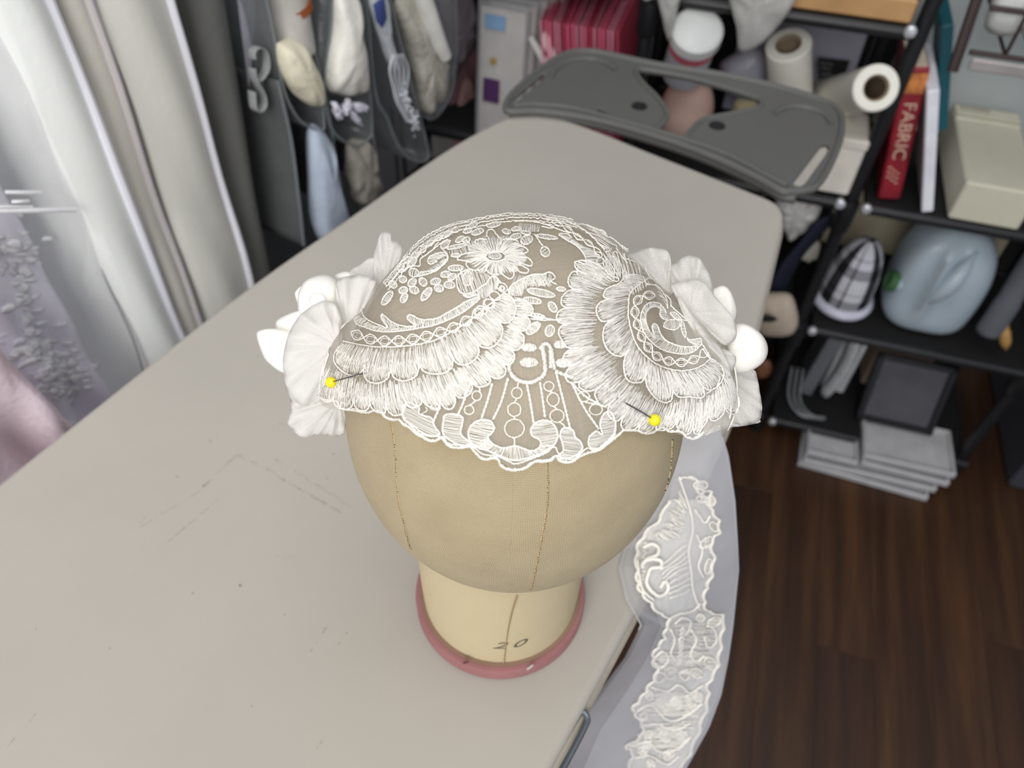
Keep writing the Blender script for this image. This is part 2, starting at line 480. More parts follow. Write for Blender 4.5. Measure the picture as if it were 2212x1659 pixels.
STEEL = pm('dark grey tube', (86, 88, 92), 0.35, 0.7, var=0.05)
for sgn in (-1, 1):
    m = MB(); u = -.262 + sgn * 0.14
    m.tube(catmull([bpt(u, .66 * 1 if sgn > 0 else -.34, HB - .035), bpt(u, .17, .45), bpt(u, -.36 if sgn > 0 else .68, .03)], 6), 0.012, 10); m.build('leg', STEEL, board)
    m = MB(); v = -.36 if sgn > 0 else .68
    m.tube([bpt(-.5, v, .018), bpt(-.02, v, .018)], 0.012, 10); m.build('foot_bar', STEEL, board)
m = MB(); q = [at_z(1176, 1735, .846), at_z(1216, 1660, .846), at_z(1262, 1572, .848), at_z(1268, 1550, .850), at_z(1256, 1538, .851), at_z(1242, 1556, .851), at_z(1194, 1640, .851), at_z(1130, 1750, .851)]
m.tube(catmull(q, 6), 0.0021, 8); m.build('release_lever', pm('dark lever steel', (122, 128, 136), 0.3, 0.8), board)['label'] = 'bent dark metal lever below the edge'

# iron rest -----------------------------------------------------------------
ZR = 0.868
def PZ(L, z=ZR): return [at_z(x, y, z) for x, y in L]
out_r = catmull(np.array([(1088, 236), (1098, 208), (1140, 168), (1190, 131), (1225, 113), (1262, 109), (1300, 113), (1420, 138), (1560, 160), (1680, 186), (1780, 216), (1812, 236), (1823, 262), (1818, 305),
         (1796, 360), (1770, 402), (1745, 413), (1712, 416), (1690, 414), (1640, 386), (1560, 348), (1480, 316), (1400, 290), (1320, 267), (1240, 250), (1160, 240), (1110, 241)]), 5, True)
op_r = np.array([(1374, 157), (1384, 150), (1430, 156), (1500, 170), (1570, 190), (1632, 211), (1645, 222), (1638, 233), (1600, 242), (1560, 250), (1528, 256), (1508, 266), (1492, 283), (1474, 301), (1450, 292), (1420, 283), (1424, 274), (1436, 260), (1441, 247), (1432, 228), (1414, 205), (1388, 180)])
sl_r = np.array([(1776, 312), (1786, 310), (1791, 318), (1784, 332), (1738, 396), (1728, 402), (1718, 400), (1714, 392), (1722, 382), (1768, 322)])
sl_l = np.array([(1172, 158), (1180, 160), (1174, 170), (1138, 200), (1112, 220), (1106, 217), (1130, 194)])
pk_h = np.array([(1286, 236), (1294, 233), (1308, 240), (1322, 250), (1316, 252), (1300, 249)])
PLAST = pm('dark grey moulded plastic', (98, 98, 95), 0.5, var=0.04, scale=12, bump=0.12, bscale=600, bdist=0.0003)
rest = plate_world('iron_rest', PZ(out_r), [PZ(op_r), PZ(sl_r), PZ(sl_l), PZ(pk_h)], 0.006, 0.002, ZR, PLAST, board)
rest['label'] = 'dark grey plastic iron rest with a hand slot'
m = MB(); P = np.array(PZ(out_r)); cen = P.mean(0); m.tube(P + (cen - P) * 0.012, 0.0042, 8, closed=True); m.build('rim', PLAST, rest)
m = MB(); P = np.array(PZ(catmull(op_r, 4, True))); m.tube(P, 0.0035, 8, closed=True); m.build('slot_rim', PLAST, rest)
for L in ([(1190, 168), (1205, 146), (1235, 131), (1275, 127), (1310, 137), (1330, 152)], [(1672, 246), (1700, 232), (1740, 232), (1778, 246), (1798, 268)], [(1108, 230), (1160, 226), (1240, 234), (1330, 258), (1440, 290), (1560, 330), (1650, 376), (1700, 402)]):
    m = MB(); m.tube(catmull(PZ(L, ZR + .001), 8), 0.0034, 8); m.build('ridge', PLAST, rest)
lipP = np.array(PZ(catmull(np.array([(1100, 240), (1160, 240), (1240, 250), (1320, 267), (1400, 290), (1480, 316), (1560, 348), (1640, 386), (1690, 414), (1720, 420)]), 4), ZR - .002))
m = MB(); m.slab(np.stack([lipP, lipP + np.array([0, -.002, -.005]), lipP + np.array([0, -.003, -.010])]), .003); m.build('front_lip', PLAST, rest, angle=None)
for x, y in ((1381, 230), (1549, 272)):
    m = MB(); p = at_z(x, y, ZR); m.lathe([(0, .0005), (.008, .0012), (.0098, .0012), (.0105, -.001)], 20, p); m.build('rubber_pad', pm('black rubber', (22, 23, 24), 0.6), rest)
for x0, y0, x1, y1 in ((1250, 262, 1235, 225), (1640, 425, 1665, 385)):
    m = MB(); a = at_z(x0, y0, HB - .03); b = at_z(x1, y1, ZR - .008); m.tube(catmull([a, (a + b) / 2 - np.array([0, 0, .012]), b], 6), .004, 8); m.build('bracket', STEEL, rest)

# ================================================================== canvas head
HC = np.array([.0018, .2415, HB + .207]); HA = np.array([.0815, .0843, .1002]); HT = .0809
HRX = np.array([[1, 0, 0], [0, math.cos(HT), -math.sin(HT)], [0, math.sin(HT), math.cos(HT)]])
NECK = np.array([-.003, .244])
def smooth01(a, b, x): t = np.clip((x - a) / (b - a), 0, 1); return t * t * (3 - 2 * t)
def crown(z): return 1 - .028 * smooth01(.74, .97, z)
def head_m(q): return crown(q[:, 2])
def cap_m(q):
    return crown(q[:, 2]) + .007 + .019 * (1 - smooth01(.72, .96, q[:, 2])) + .11 * smooth01(.84, .975, -q[:, 0]) + .25 * smooth01(.70, .975, q[:, 0]) * smooth01(.08, .30, q[:, 2])
def cast(px, mfun=cap_m, lift=0.0):
    """photo pixels -> points on the star-shaped shell round the head (nearest point where the ray misses)"""
    d = dirs(px); d = d / np.linalg.norm(d, axis=1, keepdims=True)
    T = np.linspace(.22, .50, 300)
    P = CAM + d[:, None, :] * T[None, :, None]
    q = ((P - HC) @ HRX) / HA
    r = np.linalg.norm(q, axis=2); n = q / r[..., None]
    g = r - mfun(n.reshape(-1, 3)).reshape(r.shape)
    hit = g < 0; i = np.where(hit.any(1), hit.argmax(1), g.argmin(1))
    idx = np.arange(len(i)); j = np.maximum(i - 1, 0)
    g1, g0 = g[idx, i], g[idx, j]
    w = np.where(hit.any(1) & (i > 0), g0 / np.where(np.abs(g0 - g1) < 1e-12, 1, g0 - g1), 1.0)
    t = T[j] * (1 - w) + T[i] * w
    p = CAM + d * t[:, None]
    if lift is not None:
        ql = ((p - HC) @ HRX) / HA
        nn = (ql / HA) @ HRX.T; nn /= np.linalg.norm(nn, axis=1, keepdims=True)
        p = p + nn * np.asarray(lift).reshape(-1, 1)
    return p
def weave_mat(name, dark, light, pitch, ribs=1.0):
    t = NT(name); uv = t.coord('UV'); sep = t.add('ShaderNodeSeparateXYZ'); t.link(uv, sep.inputs[0])
    geo = t.add('ShaderNodeNewGeometry').outputs['Position']
    wv = t.math('MULTIPLY', t.math('SUBTRACT', t.noise(geo, 120, 2), 0.5), 0.0012)
    a = t.math('ABSOLUTE', t.math('SINE', t.math('MULTIPLY', t.math('ADD', sep.outputs[0], wv), PI / pitch)))
    b = t.math('ABSOLUTE', t.math('SINE', t.math('MULTIPLY', t.math('ADD', sep.outputs[1], wv), PI / pitch)))
    h = t.math('POWER', t.math('MULTIPLY', t.math('POWER', a, 0.7), t.math('POWER', b, ribs)), 0.75)
    nz = t.noise(geo, 45, 4)
    c = t.ramp(h, [(0.05, lin(dark)), (0.6, lin(light))])
    c = t.mix(t.math('MULTIPLY', t.math('SUBTRACT', nz, 0.35, clamp=True), 0.5), c, lin(dark))
    t.color(c); t.set(Roughness=0.92); t.b.inputs['Specular IOR Level'].default_value = 0.15; t.b.inputs['Sheen Weight'].default_value = 0.1
    t.bump(h, 0.55, 0.0003)
    return t.m
head = thing('canvas_head_block', 'linen canvas head block on a neck with a pink base rim, marked 20', 'head block', (NECK[0], NECK[1], HB))
nth, nph = 90, 160
th_ = np.linspace(0.001, PI - 0.60, nth); ph_ = np.linspace(0, 2 * PI, nph + 1)
# phi = 0 faces the camera; slightly fuller towards the lower back
G = np.zeros((nth, nph + 1, 3)); UVh = np.zeros((nth, nph + 1, 2))
for i, t_ in enumerate(th_):
    q = np.stack([np.sin(ph_) * math.sin(t_), -np.cos(ph_) * math.sin(t_), np.full(nph + 1, math.cos(t_))], 1)
    G[i] = HC + (q * crown(math.cos(t_)) * HA) @ HRX.T
    phw = (ph_ + PI) % (2 * PI) - PI
    UVh[i, :, 0] = ph_ * .0835 * (0.45 + 0.55 * math.sin(min(t_, PI / 2))) ; UVh[i, :, 1] = t_ * .092
m = MB(); m.grid(G, uv=UVh)
CANVAS = weave_mat('natural canvas', (112, 97, 72), (202, 185, 150), .00074, 1.0)
hd = m.build('canvas_crown', CANVAS, head, angle=None)
m = MB(); nz = 26; zz = np.linspace(.012, .150, nz); G = np.zeros((nz, 97, 3)); U = np.zeros((nz, 97, 2))
pa = np.linspace(0, 2 * PI, 97)
for i, z in enumerate(zz):
    r = .0515 + .0012 * math.cos((z - .05) * 30) + .004 * smooth01(.10, .15, z)
    G[i, :, 0] = NECK[0] + r * np.sin(pa); G[i, :, 1] = NECK[1] - r * np.cos(pa); G[i, :, 2] = HB + z
    U[i, :, 0] = pa * .0525; U[i, :, 1] = z
m.grid(G, uv=U)
neck = m.build('neck', weave_mat('neck canvas', (194, 174, 134), (222, 206, 168), .0005), head, angle=None)
m = MB(); m.lathe([(.0535, .0006), (.0570, .0006), (.0580, .002), (.0580, .011), (.0572, .0132), (.0535, .0135)], 72, (NECK[0], NECK[1], HB), caps=True)
rim = m.build('base_rim', pm('dusty pink tape', (158, 108, 108), 0.55, var=0.08, scale=60), head); rim['label'] = 'dusty pink rim round the foot'
m = MB(); m.lathe([(.0518, .0136), (.0545, .0136), (.0545, .0150), (.0518, .0152)], 72, (NECK[0], NECK[1], HB), caps=False); m.build('rim_brown_line', pm('brown rim line', (140, 112, 92), 0.8), rim)  # thin brown ring where the neck meets the pink rim
def on_neck(px, py, r=.0523):
    d = dirs([(px, py)])[0]; d = d / np.linalg.norm(d)
    for t in np.linspace(.2, .8, 3000):
        p = CAM + d * t
        if math.hypot(p[0] - NECK[0], p[1] - NECK[1]) < r: return p
    return CAM + d * .5
for x, y, dx, dy, mt in ((1145, 1441, 12, -9, pm('bright staple', (225, 222, 215), 0.3, 0.6)), (1006, 1431, 9, -2, pm('dark nick', (110, 66, 66), 0.8))):
    a = on_neck(x - dx / 2, y - dy / 2, .0584); b = on_neck(x + dx / 2, y + dy / 2, .0584)
    m = MB(); m.tube([a, b], .0008, 6); m.build('staple', mt, rim)
# seams and their stitches
def surf_line(L, kind): 
    P = catmull(np.array(L, float), 12)
    return P
THREAD = pm('dark stitch holes', (62, 50, 36), 0.9); SEAM = pm('seam thread', (196, 172, 130), 0.9)
for L in ([(838, 860), (850, 940), (856, 1000), (857, 1043), (864, 1093), (876, 1140), (884, 1175), (890, 1188)], [(1183, 900), (1182, 1000), (1184, 1054), (1180, 1108), (1172, 1152), (1162, 1206), (1150, 1262), (1144, 1276)], [(1452, 950), (1450, 1000), (1443, 1040), (1436, 1062)]):
    P = catmull(np.array(L, float), 14); W = cast(P, head_m, 0.0001)
    m = MB(); m.tube(W, .00035, 6); m.build('seam', SEAM, hd)
    m = MB(); Q = cast(resample(P, int(len(P) * 0.75)) + rng.normal(0, .4, (int(len(P) * 0.75), 2)), head_m, .00025)
    for k in range(0, len(Q) - 1):
        a = Q[k]; b = Q[k] + (Q[k + 1] - Q[k]) * rng.uniform(.3, .6); m.tube([a, b], .00028, 4)
    m.build('stitching', THREAD, hd)['kind'] = 'stuff'
L = [(1116, 1288), (1106, 1320), (1097, 1362), (1092, 1398), (1088, 1438)]
P = catmull(np.array(L, float), 12); W = np.array([on_neck(x, y, .0529) for x, y in P])
m = MB(); m.tube(W, .0004, 6); m.build('seam', pm('neck seam thread', (178, 152, 108), 0.9), neck)
m = MB()
for k in range(0, len(W) - 1): m.tube([W[k] + np.array([.0003, -.0003, 0]), W[k] * .6 + W[k + 1] * .4 + np.array([.0003, -.0003, 0])], .0002, 4)
m.build('stitching', pm('neck stitches', (120, 100, 68), 0.9), neck)['kind'] = 'stuff'
# the stamped size number
V, Fc = text_mesh('20', .0165, 0.0, 0.25, 1.35)
c0 = on_neck(1099, 1393); a0 = math.atan2(c0[0] - NECK[0], -(c0[1] - NECK[1])); z0 = c0[2]
Vw = np.zeros_like(V)
for k, (x, y, _) in enumerate(V):
    a = a0 + x * 1.05 / .0523 + y * 0.1 / .0523; z = z0 + y * 0.82 + x * .04; i = np.clip((z - HB - .012) / (.138) * 25, 0, 25)
    r = .0515 + .0012 * math.cos((z - HB - .05) * 30) + .004 * float(smooth01(.10, .15, z - HB)) + .00025
    Vw[k] = (NECK[0] + r * math.sin(a), NECK[1] - r * math.cos(a), z)
m = MB(); m.put(Vw, Fc); m.build('stamped_number', pm('grey stamp ink', (96, 94, 80), 0.8), neck, smooth=False)['label'] = 'grey stamped number 20'
# ================================================================== lace cap
def net_mat(name, rgb, pitch, web, fog):
    t = NT(name); uv = t.coord('UV'); sep = t.add('ShaderNodeSeparateXYZ'); t.link(uv, sep.inputs[0])
    k = 2 * PI / pitch * 1.1547
    x, y = sep.outputs[0], sep.outputs[1]
    geo = t.add('ShaderNodeNewGeometry').outputs['Position']
    wob = t.math('MULTIPLY', t.math('SUBTRACT', t.noise(geo, 160, 2), .5), pitch * 1.3)
    x = t.math('ADD', x, wob)
    c1 = t.math('COSINE', t.math('MULTIPLY', x, k))
    c2 = t.math('COSINE', t.math('ADD', t.math('MULTIPLY', x, k / 2), t.math('MULTIPLY', y, k * .866)))
    c3 = t.math('COSINE', t.math('SUBTRACT', t.math('MULTIPLY', x, k / 2), t.math('MULTIPLY', y, k * .866)))
    s = t.math('ADD', t.math('ADD', c1, c2), c3)
    w = t.math('SUBTRACT', 1.0, t.math('MULTIPLY_ADD', s, 0.9, 0.5 + web, clamp=True))
    op = t.math('MULTIPLY_ADD', w, 0.72, fog, clamp=True)
    d = t.add('ShaderNodeBsdfDiffuse'); d.inputs[0].default_value = (*lin(rgb), 1)
    tr = t.add('ShaderNodeBsdfTranslucent'); tr.inputs[0].default_value = (*lin(rgb), 1)
    a = t.add('ShaderNodeMixShader'); a.inputs[0].default_value = .35
    t.link(d.outputs[0], a.inputs[1]); t.link(tr.outputs[0], a.inputs[2])
    tp = t.add('ShaderNodeBsdfTransparent'); mx = t.add('ShaderNodeMixShader')
    t.link(op, mx.inputs[0]); t.link(tp.outputs[0], mx.inputs[1]); t.link(a.outputs[0], mx.inputs[2]); t.link(mx.outputs[0], t.out.inputs[0])
    return t.m
IVORY = (246, 239, 222)
CORDM = pm('ivory cord', (250, 246, 236), 0.55, var=.03, scale=300, bump=.3, bscale=2500, bdist=.0002)
CORDM.node_tree.nodes['Principled BSDF'].inputs['Sheen Weight'].default_value = .2
THRM = pm('ivory embroidery thread', (244, 240, 231), 0.42, var=.04, scale=400, bump=0)
THRS = pm('silver ivory embroidery thread', (238, 234, 227), 0.38, var=.05, scale=400, bump=0)
cap = thing('bridal_lace_cap', 'ivory corded lace bridal cap pinned on the canvas head', 'bridal cap', (NECK[0], NECK[1], HB + .20))
TILE = {'A': (530, 450, 3.687), 'B': (1080, 450, 3.687), 'C': (600, 750, 3.687), 'D': (1000, 700, 3.687), 'E': (830, 460, 5.53), 'F': (1180, 460, 5.53), 'P': (0, 0, 1.0)}
def T(tile, L):
    x, y, s = TILE[tile]; return np.array(L, float) / s + np.array([x, y])
HEM = np.concatenate([T('P', [(690, 850), (693, 872), (715, 884), (735, 887)]), T('C', [(520, 500), (620, 515), (720, 520), (830, 510), (880, 570), (970, 575), (1060, 640), (1160, 705), (1260, 740), (1320, 722), (1400, 790), (1530, 805), (1640, 885), (1740, 885), (1820, 950), (1900, 975)]),
      T('D', [(500, 1140), (570, 1090), (700, 1080), (780, 1092), (860, 1092), (930, 1050), (1080, 1000), (1150, 950), (1220, 890), (1280, 842), (1400, 852), (1500, 862), (1640, 850), (1760, 890), (1830, 912), (1900, 850)]), T('P', [(1540, 926), (1562, 915)])])
_h = ((cast(HEM, lift=None) - HC) @ HRX) / HA; _h /= np.linalg.norm(_h, axis=1, keepdims=True)
hp = np.arctan2(_h[:, 0], -_h[:, 1]); ht = np.arccos(_h[:, 2]); o_ = np.argsort(hp); hp, ht = hp[o_], ht[o_]
nph = 200; pa = np.linspace(-PI, PI, nph + 1)
tb = 1.28 + .05 * np.abs(np.sin(pa * 14))
hem_t = np.where((pa > hp[0]) & (pa < hp[-1]), np.interp(pa, hp, ht), tb)
nr = 70; G = np.zeros((nr, nph + 1, 3)); U = np.zeros((nr, nph + 1, 2))
for i in range(nr):
    t_ = .002 + (hem_t - .002) * i / (nr - 1)
    q = np.stack([np.sin(pa) * np.sin(t_), -np.cos(pa) * np.sin(t_), np.cos(t_)], 1)
    G[i] = HC + (q * (cap_m(q) - .001)[:, None] * HA) @ HRX.T
    U[i, :, 0] = t_ * .092 * np.sin(pa); U[i, :, 1] = -t_ * .092 * np.cos(pa)
m = MB(); m.grid(G, uv=U)
net = m.build('tulle_net', net_mat('cap tulle', (212, 205, 193), .00080, -.02, .10), cap, angle=None)

CORDS = {}
class Motif:
    def __init__(s, name, thread=THRM): s.name = name; s.c = MB(); s.t = MB(); s.th = thread; s.nt = 0
    def cord(s, P, r=.00030, closed=False, n=7, wob=.35, lift=.00035):
        Q = catmull(np.array(P, float), n, closed)
        L = np.linalg.norm(np.diff(Q, axis=0), axis=1).sum()
        Q = resample(np.concatenate([Q, Q[:1]]) if closed else Q, max(4, int(L / 2.6)))
        if closed: Q = Q[:-1]
        Q = Q + rng.normal(0, wob, Q.shape)
        W = cast(Q, lift=lift)
        rr = r * (1 + .18 * np.sin(np.arange(len(W)) * 2.1 + rng.uniform(0, 6)) + rng.normal(0, .06, len(W)))
        s.c.tube(W, rr, 5, closed=closed); return s
    def threads(s, P, Q, r=.00017, lift=.00055, sag=0.0):
        """satin stitches from pixel points P to Q"""
        P = np.asarray(P, float); Q = np.asarray(Q, float); n = len(P)
        K = 4; A = np.stack([P + (Q - P) * k / (K - 1) for k in range(K)], 1)
        A[:, 1:-1] += rng.normal(0, .35, (n, K - 2, 2))
        W = cast(A.reshape(-1, 2), lift=np.tile([.0002, lift, lift, .0002], n)).reshape(n, K, 3)
        W = W[:, :, :]
        for i in range(n): s.t.tube(W[i], r * rng.uniform(.8, 1.25), 3, caps=False)
        s.nt += n; return s
    def band(s, P, Q, n=None, step=1.9, jit=.8, r=.00015, lift=.00055):
        """stitches between two curves"""
        P = catmull(P, 8) if len(P) < 60 else np.asarray(P, float); Q = catmull(Q, 8) if len(Q) < 60 else np.asarray(Q, float)
        if n is None:
            LQ = np.linalg.norm(np.diff(Q, axis=0), axis=1).sum(); LP = np.linalg.norm(np.diff(P, axis=0), axis=1).sum()
            n = int(max(LP, LQ) / step)
        P = resample(P, n); Q = resample(Q, n)
        return s.threads(P + rng.normal(0, jit, P.shape), Q + rng.normal(0, jit, Q.shape), r, lift)
    def fill(s, P, ang, step=1.85, jit=.6, r=.00015, n=8, closed_pts=True, lift=.00055):
        """hatch a closed outline with stitches in direction ang (degrees)"""
        P = catmull(np.array(P, float), n, True); a = math.radians(ang)
        d = np.array([math.cos(a), math.sin(a)]); e = np.array([-d[1], d[0]])
        u = P @ d; v = P @ e; A = []; B = []
        for y in np.arange(v.min() + step * .5, v.max(), step):
            xs = []
            for i in range(len(P)):
                j = (i + 1) % len(P)
                if (v[i] - y) * (v[j] - y) < 0: xs.append(u[i] + (u[j] - u[i]) * (y - v[i]) / (v[j] - v[i]))
            xs.sort()
            for k in range(0, len(xs) - 1, 2):
                if xs[k + 1] - xs[k] > 2: A.append(d * xs[k] + e * y); B.append(d * xs[k + 1] + e * y)
        if A: s.threads(np.array(A) + rng.normal(0, jit, (len(A), 2)), np.array(B) + rng.normal(0, jit, (len(A), 2)), r, lift)
        return s
    def leaf(s, P, ang=None, r=.00028, **k):
        P = np.array(P, float); s.cord(P, r, True)
        if ang is None:
            c = P.mean(0); w = np.linalg.eigh(np.cov((P - c).T))[1][:, 0]; ang = math.degrees(math.atan2(w[1], w[0]))
        return s.fill(P, ang, **k)
    def oval(s, c, a, b, rot, tile='P', fill=True, r=.00027):
        x, y, sc = TILE[tile]; t = np.linspace(0, 2 * PI, 9)[:-1]; R = math.radians(rot)
        L = [(c[0] + a * math.cos(q) * math.cos(R) - b * math.sin(q) * math.sin(R), c[1] + a * math.cos(q) * math.sin(R) + b * math.sin(q) * math.cos(R)) for q in t]
        P = T(tile, L); s.cord(P, r, True, n=4, wob=.25)
        if fill: s.fill(P, rot + 82, n=4)
        return s
    def lattice(s, L, amp, per, r=.00029):
        P = catmull(np.array(L, float), 14); n = max(8, int(np.linalg.norm(np.diff(P, axis=0), axis=1).sum() / 2)); P = resample(P, n)
        Tn = np.gradient(P, axis=0); Tn /= np.linalg.norm(Tn, axis=1, keepdims=True); N = np.stack([-Tn[:, 1], Tn[:, 0]], 1)
        ph = np.arange(n) * 2 / per * PI
        for sg in (1, -1): s.cord(P + N * (sg * amp * np.sin(ph))[:, None], r, n=2, wob=.2, lift=.00045)
        # inner fine ring inside each eye
        for k in range(int(ph[-1] / PI)):
            sel = (ph > k * PI + .5) & (ph < (k + 1) * PI - .5); idx = np.where(sel)[0]
            if len(idx) < 4: continue
            a = P[idx] + N[idx] * (amp * .55 * np.abs(np.sin(ph[idx])))[:, None]; b = P[idx] - N[idx] * (amp * .55 * np.abs(np.sin(ph[idx])))[:, None]
            s.cord(np.concatenate([a, b[::-1]])[::2], r * .55, True, n=2, wob=.2)
        return s
    def fan(s, inner, outer, n, bulge=9, notch=12, r=.00034, step=1.9, jit=1.0, double=False, gap=0.0):
        """scalloped fan: stitches from the inner to the outer curve and a scalloped cord along the outer"""
        I = resample(catmull(np.array(inner, float), 12), 400); O = resample(catmull(np.array(outer, float), 12), 400)
        pts = []; b = 0; edge = np.zeros((400, 2))
        cuts = np.linspace(0, 399, n + 1) + np.concatenate([[0], rng.normal(0, 400 / n * .08, n - 1), [0]])
        for k in range(n):
            i0, i1 = int(cuts[k]), int(cuts[k + 1]); seg = np.arange(i0, i1 + 1); t = (seg - i0) / max(1, i1 - i0)
            D = O[seg] - I[seg]; D /= np.maximum(np.linalg.norm(D, axis=1, keepdims=True), 1e-6)
            h = (np.clip(np.sin(PI * t), 0, 1) ** .55) * bulge * rng.uniform(.8, 1.2) - notch * ((1 - t) ** 14 + t ** 14) * .5
            e = O[seg] + D * (h - bulge * .5)[:, None]; edge[seg] = e
            pick = np.unique(np.linspace(0, len(seg) - 1, 13).astype(int)); q = e[pick].copy()
            # the cord turns in towards the centre between two scallops
            d0 = D[0] * rng.uniform(.5, 1.1) * notch; d1 = D[-1] * rng.uniform(.2, .9) * notch
            q = np.concatenate([[e[0] - d0], q, [e[-1] - d1]])
            s.cord(q, r, n=4, wob=.3, lift=.0006)
            if double: s.cord(q + (O[i0:i1].mean(0) - I[i0:i1].mean(0)) / np.linalg.norm(O[i0:i1].mean(0) - I[i0:i1].mean(0)) * 4.0, r * .9, n=4, wob=.4, lift=.0004)
        m_ = int(np.linalg.norm(np.diff(edge, axis=0), axis=1).sum() / step * .8)
        A = resample(I, m_); idx = np.linspace(0, 399, m_)
        B = np.stack([np.interp(idx, np.arange(400), edge[:, 0]), np.interp(idx, np.arange(400), edge[:, 1])], 1)
        D = B - A
        k0 = rng.uniform(-.02, .22, m_)[:, None]; k1 = rng.uniform(.80, .99, m_)[:, None]
        s.threads(A + D * k0 + rng.normal(0, jit, A.shape), A + D * k1 + rng.normal(0, jit * .6, A.shape), .00016, .0007)
        # second, shorter layer near the rim as in long-and-short stitch
        s.threads(A + D * rng.uniform(.35, .55, m_)[:, None] + rng.normal(0, jit, A.shape), A + D * rng.uniform(.85, .99, m_)[:, None] + rng.normal(0, jit, A.shape), .00015, .0009)
        return s
    def fringe(s, L, w, r=.00026, step=1.5):
        """buttonhole stitched bar: short stitches across a line"""
        P = catmull(np.array(L, float), 12); n = int(np.linalg.norm(np.diff(P, axis=0), axis=1).sum() / step); P = resample(P, n)
        Tn = np.gradient(P, axis=0); Tn /= np.linalg.norm(Tn, axis=1, keepdims=True); N = np.stack([-Tn[:, 1], Tn[:, 0]], 1)
        s.threads(P + N * (w * rng.uniform(.7, 1.2, n))[:, None] + rng.normal(0, .4, P.shape), P - N * (w * rng.uniform(.7, 1.2, n))[:, None] + rng.normal(0, .4, P.shape), r, .0010)
        s.cord(P[::4], .00034, n=3, lift=.0004); return s
    def twist(s, L, w=1.5, r=.00022):
        P = catmull(np.array(L, float), 12); n = max(8, int(np.linalg.norm(np.diff(P, axis=0), axis=1).sum() / 2.2)); P = resample(P, n)
        Tn = np.gradient(P, axis=0); Tn /= np.linalg.norm(Tn, axis=1, keepdims=True); N = np.stack([-Tn[:, 1], Tn[:, 0]], 1)
        for sg in (-1, 1): s.cord(P + N * (sg * w * np.sin(np.arange(n) * .75))[:, None], r, n=2, wob=.25)
        return s
    def chain(s, C, r=.00024):
        """a row of rings (x, y, a, b) joined top to bottom"""
        for (x, y, a, b) in C:
            t = np.linspace(0, 2 * PI, 8)[:-1]; s.cord(np.stack([x + a * np.cos(t), y + b * np.sin(t)], 1), r, True, n=3, wob=.3)
        for p, q in zip(C, C[1:]): s.cord([(p[0], p[1] + p[3]), ((p[0] + q[0]) / 2 + .6, (p[1] + p[3] + q[1] - q[3]) / 2), (q[0], q[1] - q[3])], r * 1.2, n=3)
        return s
    def done(s, label=None):
        o = s.c.build(s.name, CORDM, cap, angle=None) if s.c.n else None
        if s.t.n:
            q = s.t.build('stitching', s.th, o if o else cap, angle=None); q['kind'] = 'stuff'
        return o
def cat(*L): return np.concatenate([np.asarray(l, float) for l in L])

# --- left fan
f = Motif('lace_fan')
inn = T('A', [(785, 1060), (950, 1092), (1080, 1105), (1250, 1100), (1400, 1080), (1520, 1050), (1640, 990), (1740, 930), (1850, 850), (1960, 760), (2060, 680)])
mid = T('A', [(690, 1205), (900, 1325), (1060, 1352), (1270, 1335), (1450, 1300), (1650, 1265), (1830, 1160), (1960, 1085), (2075, 935), (2130, 800), (2130, 700)])
f.cord(inn, .0003)
outl = cat(T('A', [(585, 1490), (740, 1560), (900, 1585), (1060, 1600), (1190, 1625), (1398, 1560), (1603, 1581), (1708, 1501), (1858, 1406), (1978, 1356), (2070, 1280), (2170, 1110), (2215, 1000), (2255, 900), (2270, 820), (2230, 730)]))
midin = T('A', [(660, 1240), (900, 1355), (1060, 1380), (1270, 1350), (1450, 1320), (1650, 1280), (1830, 1180), (1960, 1100), (2080, 940), (2135, 800), (2130, 720)])
f.fan(midin, outl, 15, bulge=13, notch=15, double=False)
f.fan(inn, mid, 7, bulge=17, notch=17)
f.done()
# --- right fan
f = Motif('lace_fan', THRS)
inn = T('B', [(1180, 560), (1090, 620), (1030, 690), (1018, 790), (1020, 880), (1045, 990), (1080, 1080), (1150, 1170), (1240, 1240), (1360, 1285), (1470, 1292), (1580, 1265), (1670, 1200)])
mid = T('B', [(985, 520), (960, 600), (860, 650), (785, 760), (800, 870), (830, 1000), (880, 1110), (960, 1200), (1020, 1330), (1120, 1385), (1320, 1520), (1480, 1470), (1620, 1485), (1745, 1340), (1760, 1240)])
midin = T('B', [(900, 520), (900, 610), (800, 680), (760, 790), (770, 900), (745, 1010), (800, 1120), (920, 1180), (940, 1310), (1060, 1400), (1290, 1540), (1460, 1500), (1630, 1500), (1760, 1370), (1800, 1260)])
outr = cat(T('B', [(700, 420), (600, 470), (545, 640), (490, 780), (468, 960), (515, 1080), (530, 1230), (580, 1380)]), T('D', [(1060, 560), (1110, 640), (1200, 725), (1285, 825), (1460, 835), (1650, 815), (1830, 868), (1910, 790), (2030, 720), (2150, 690), (2190, 600)]))
f.fan(midin, outr, 17, bulge=14, notch=16)
f.cord(inn, .0003)
f.fan(inn, mid, 7, bulge=17, notch=18)
f.done()
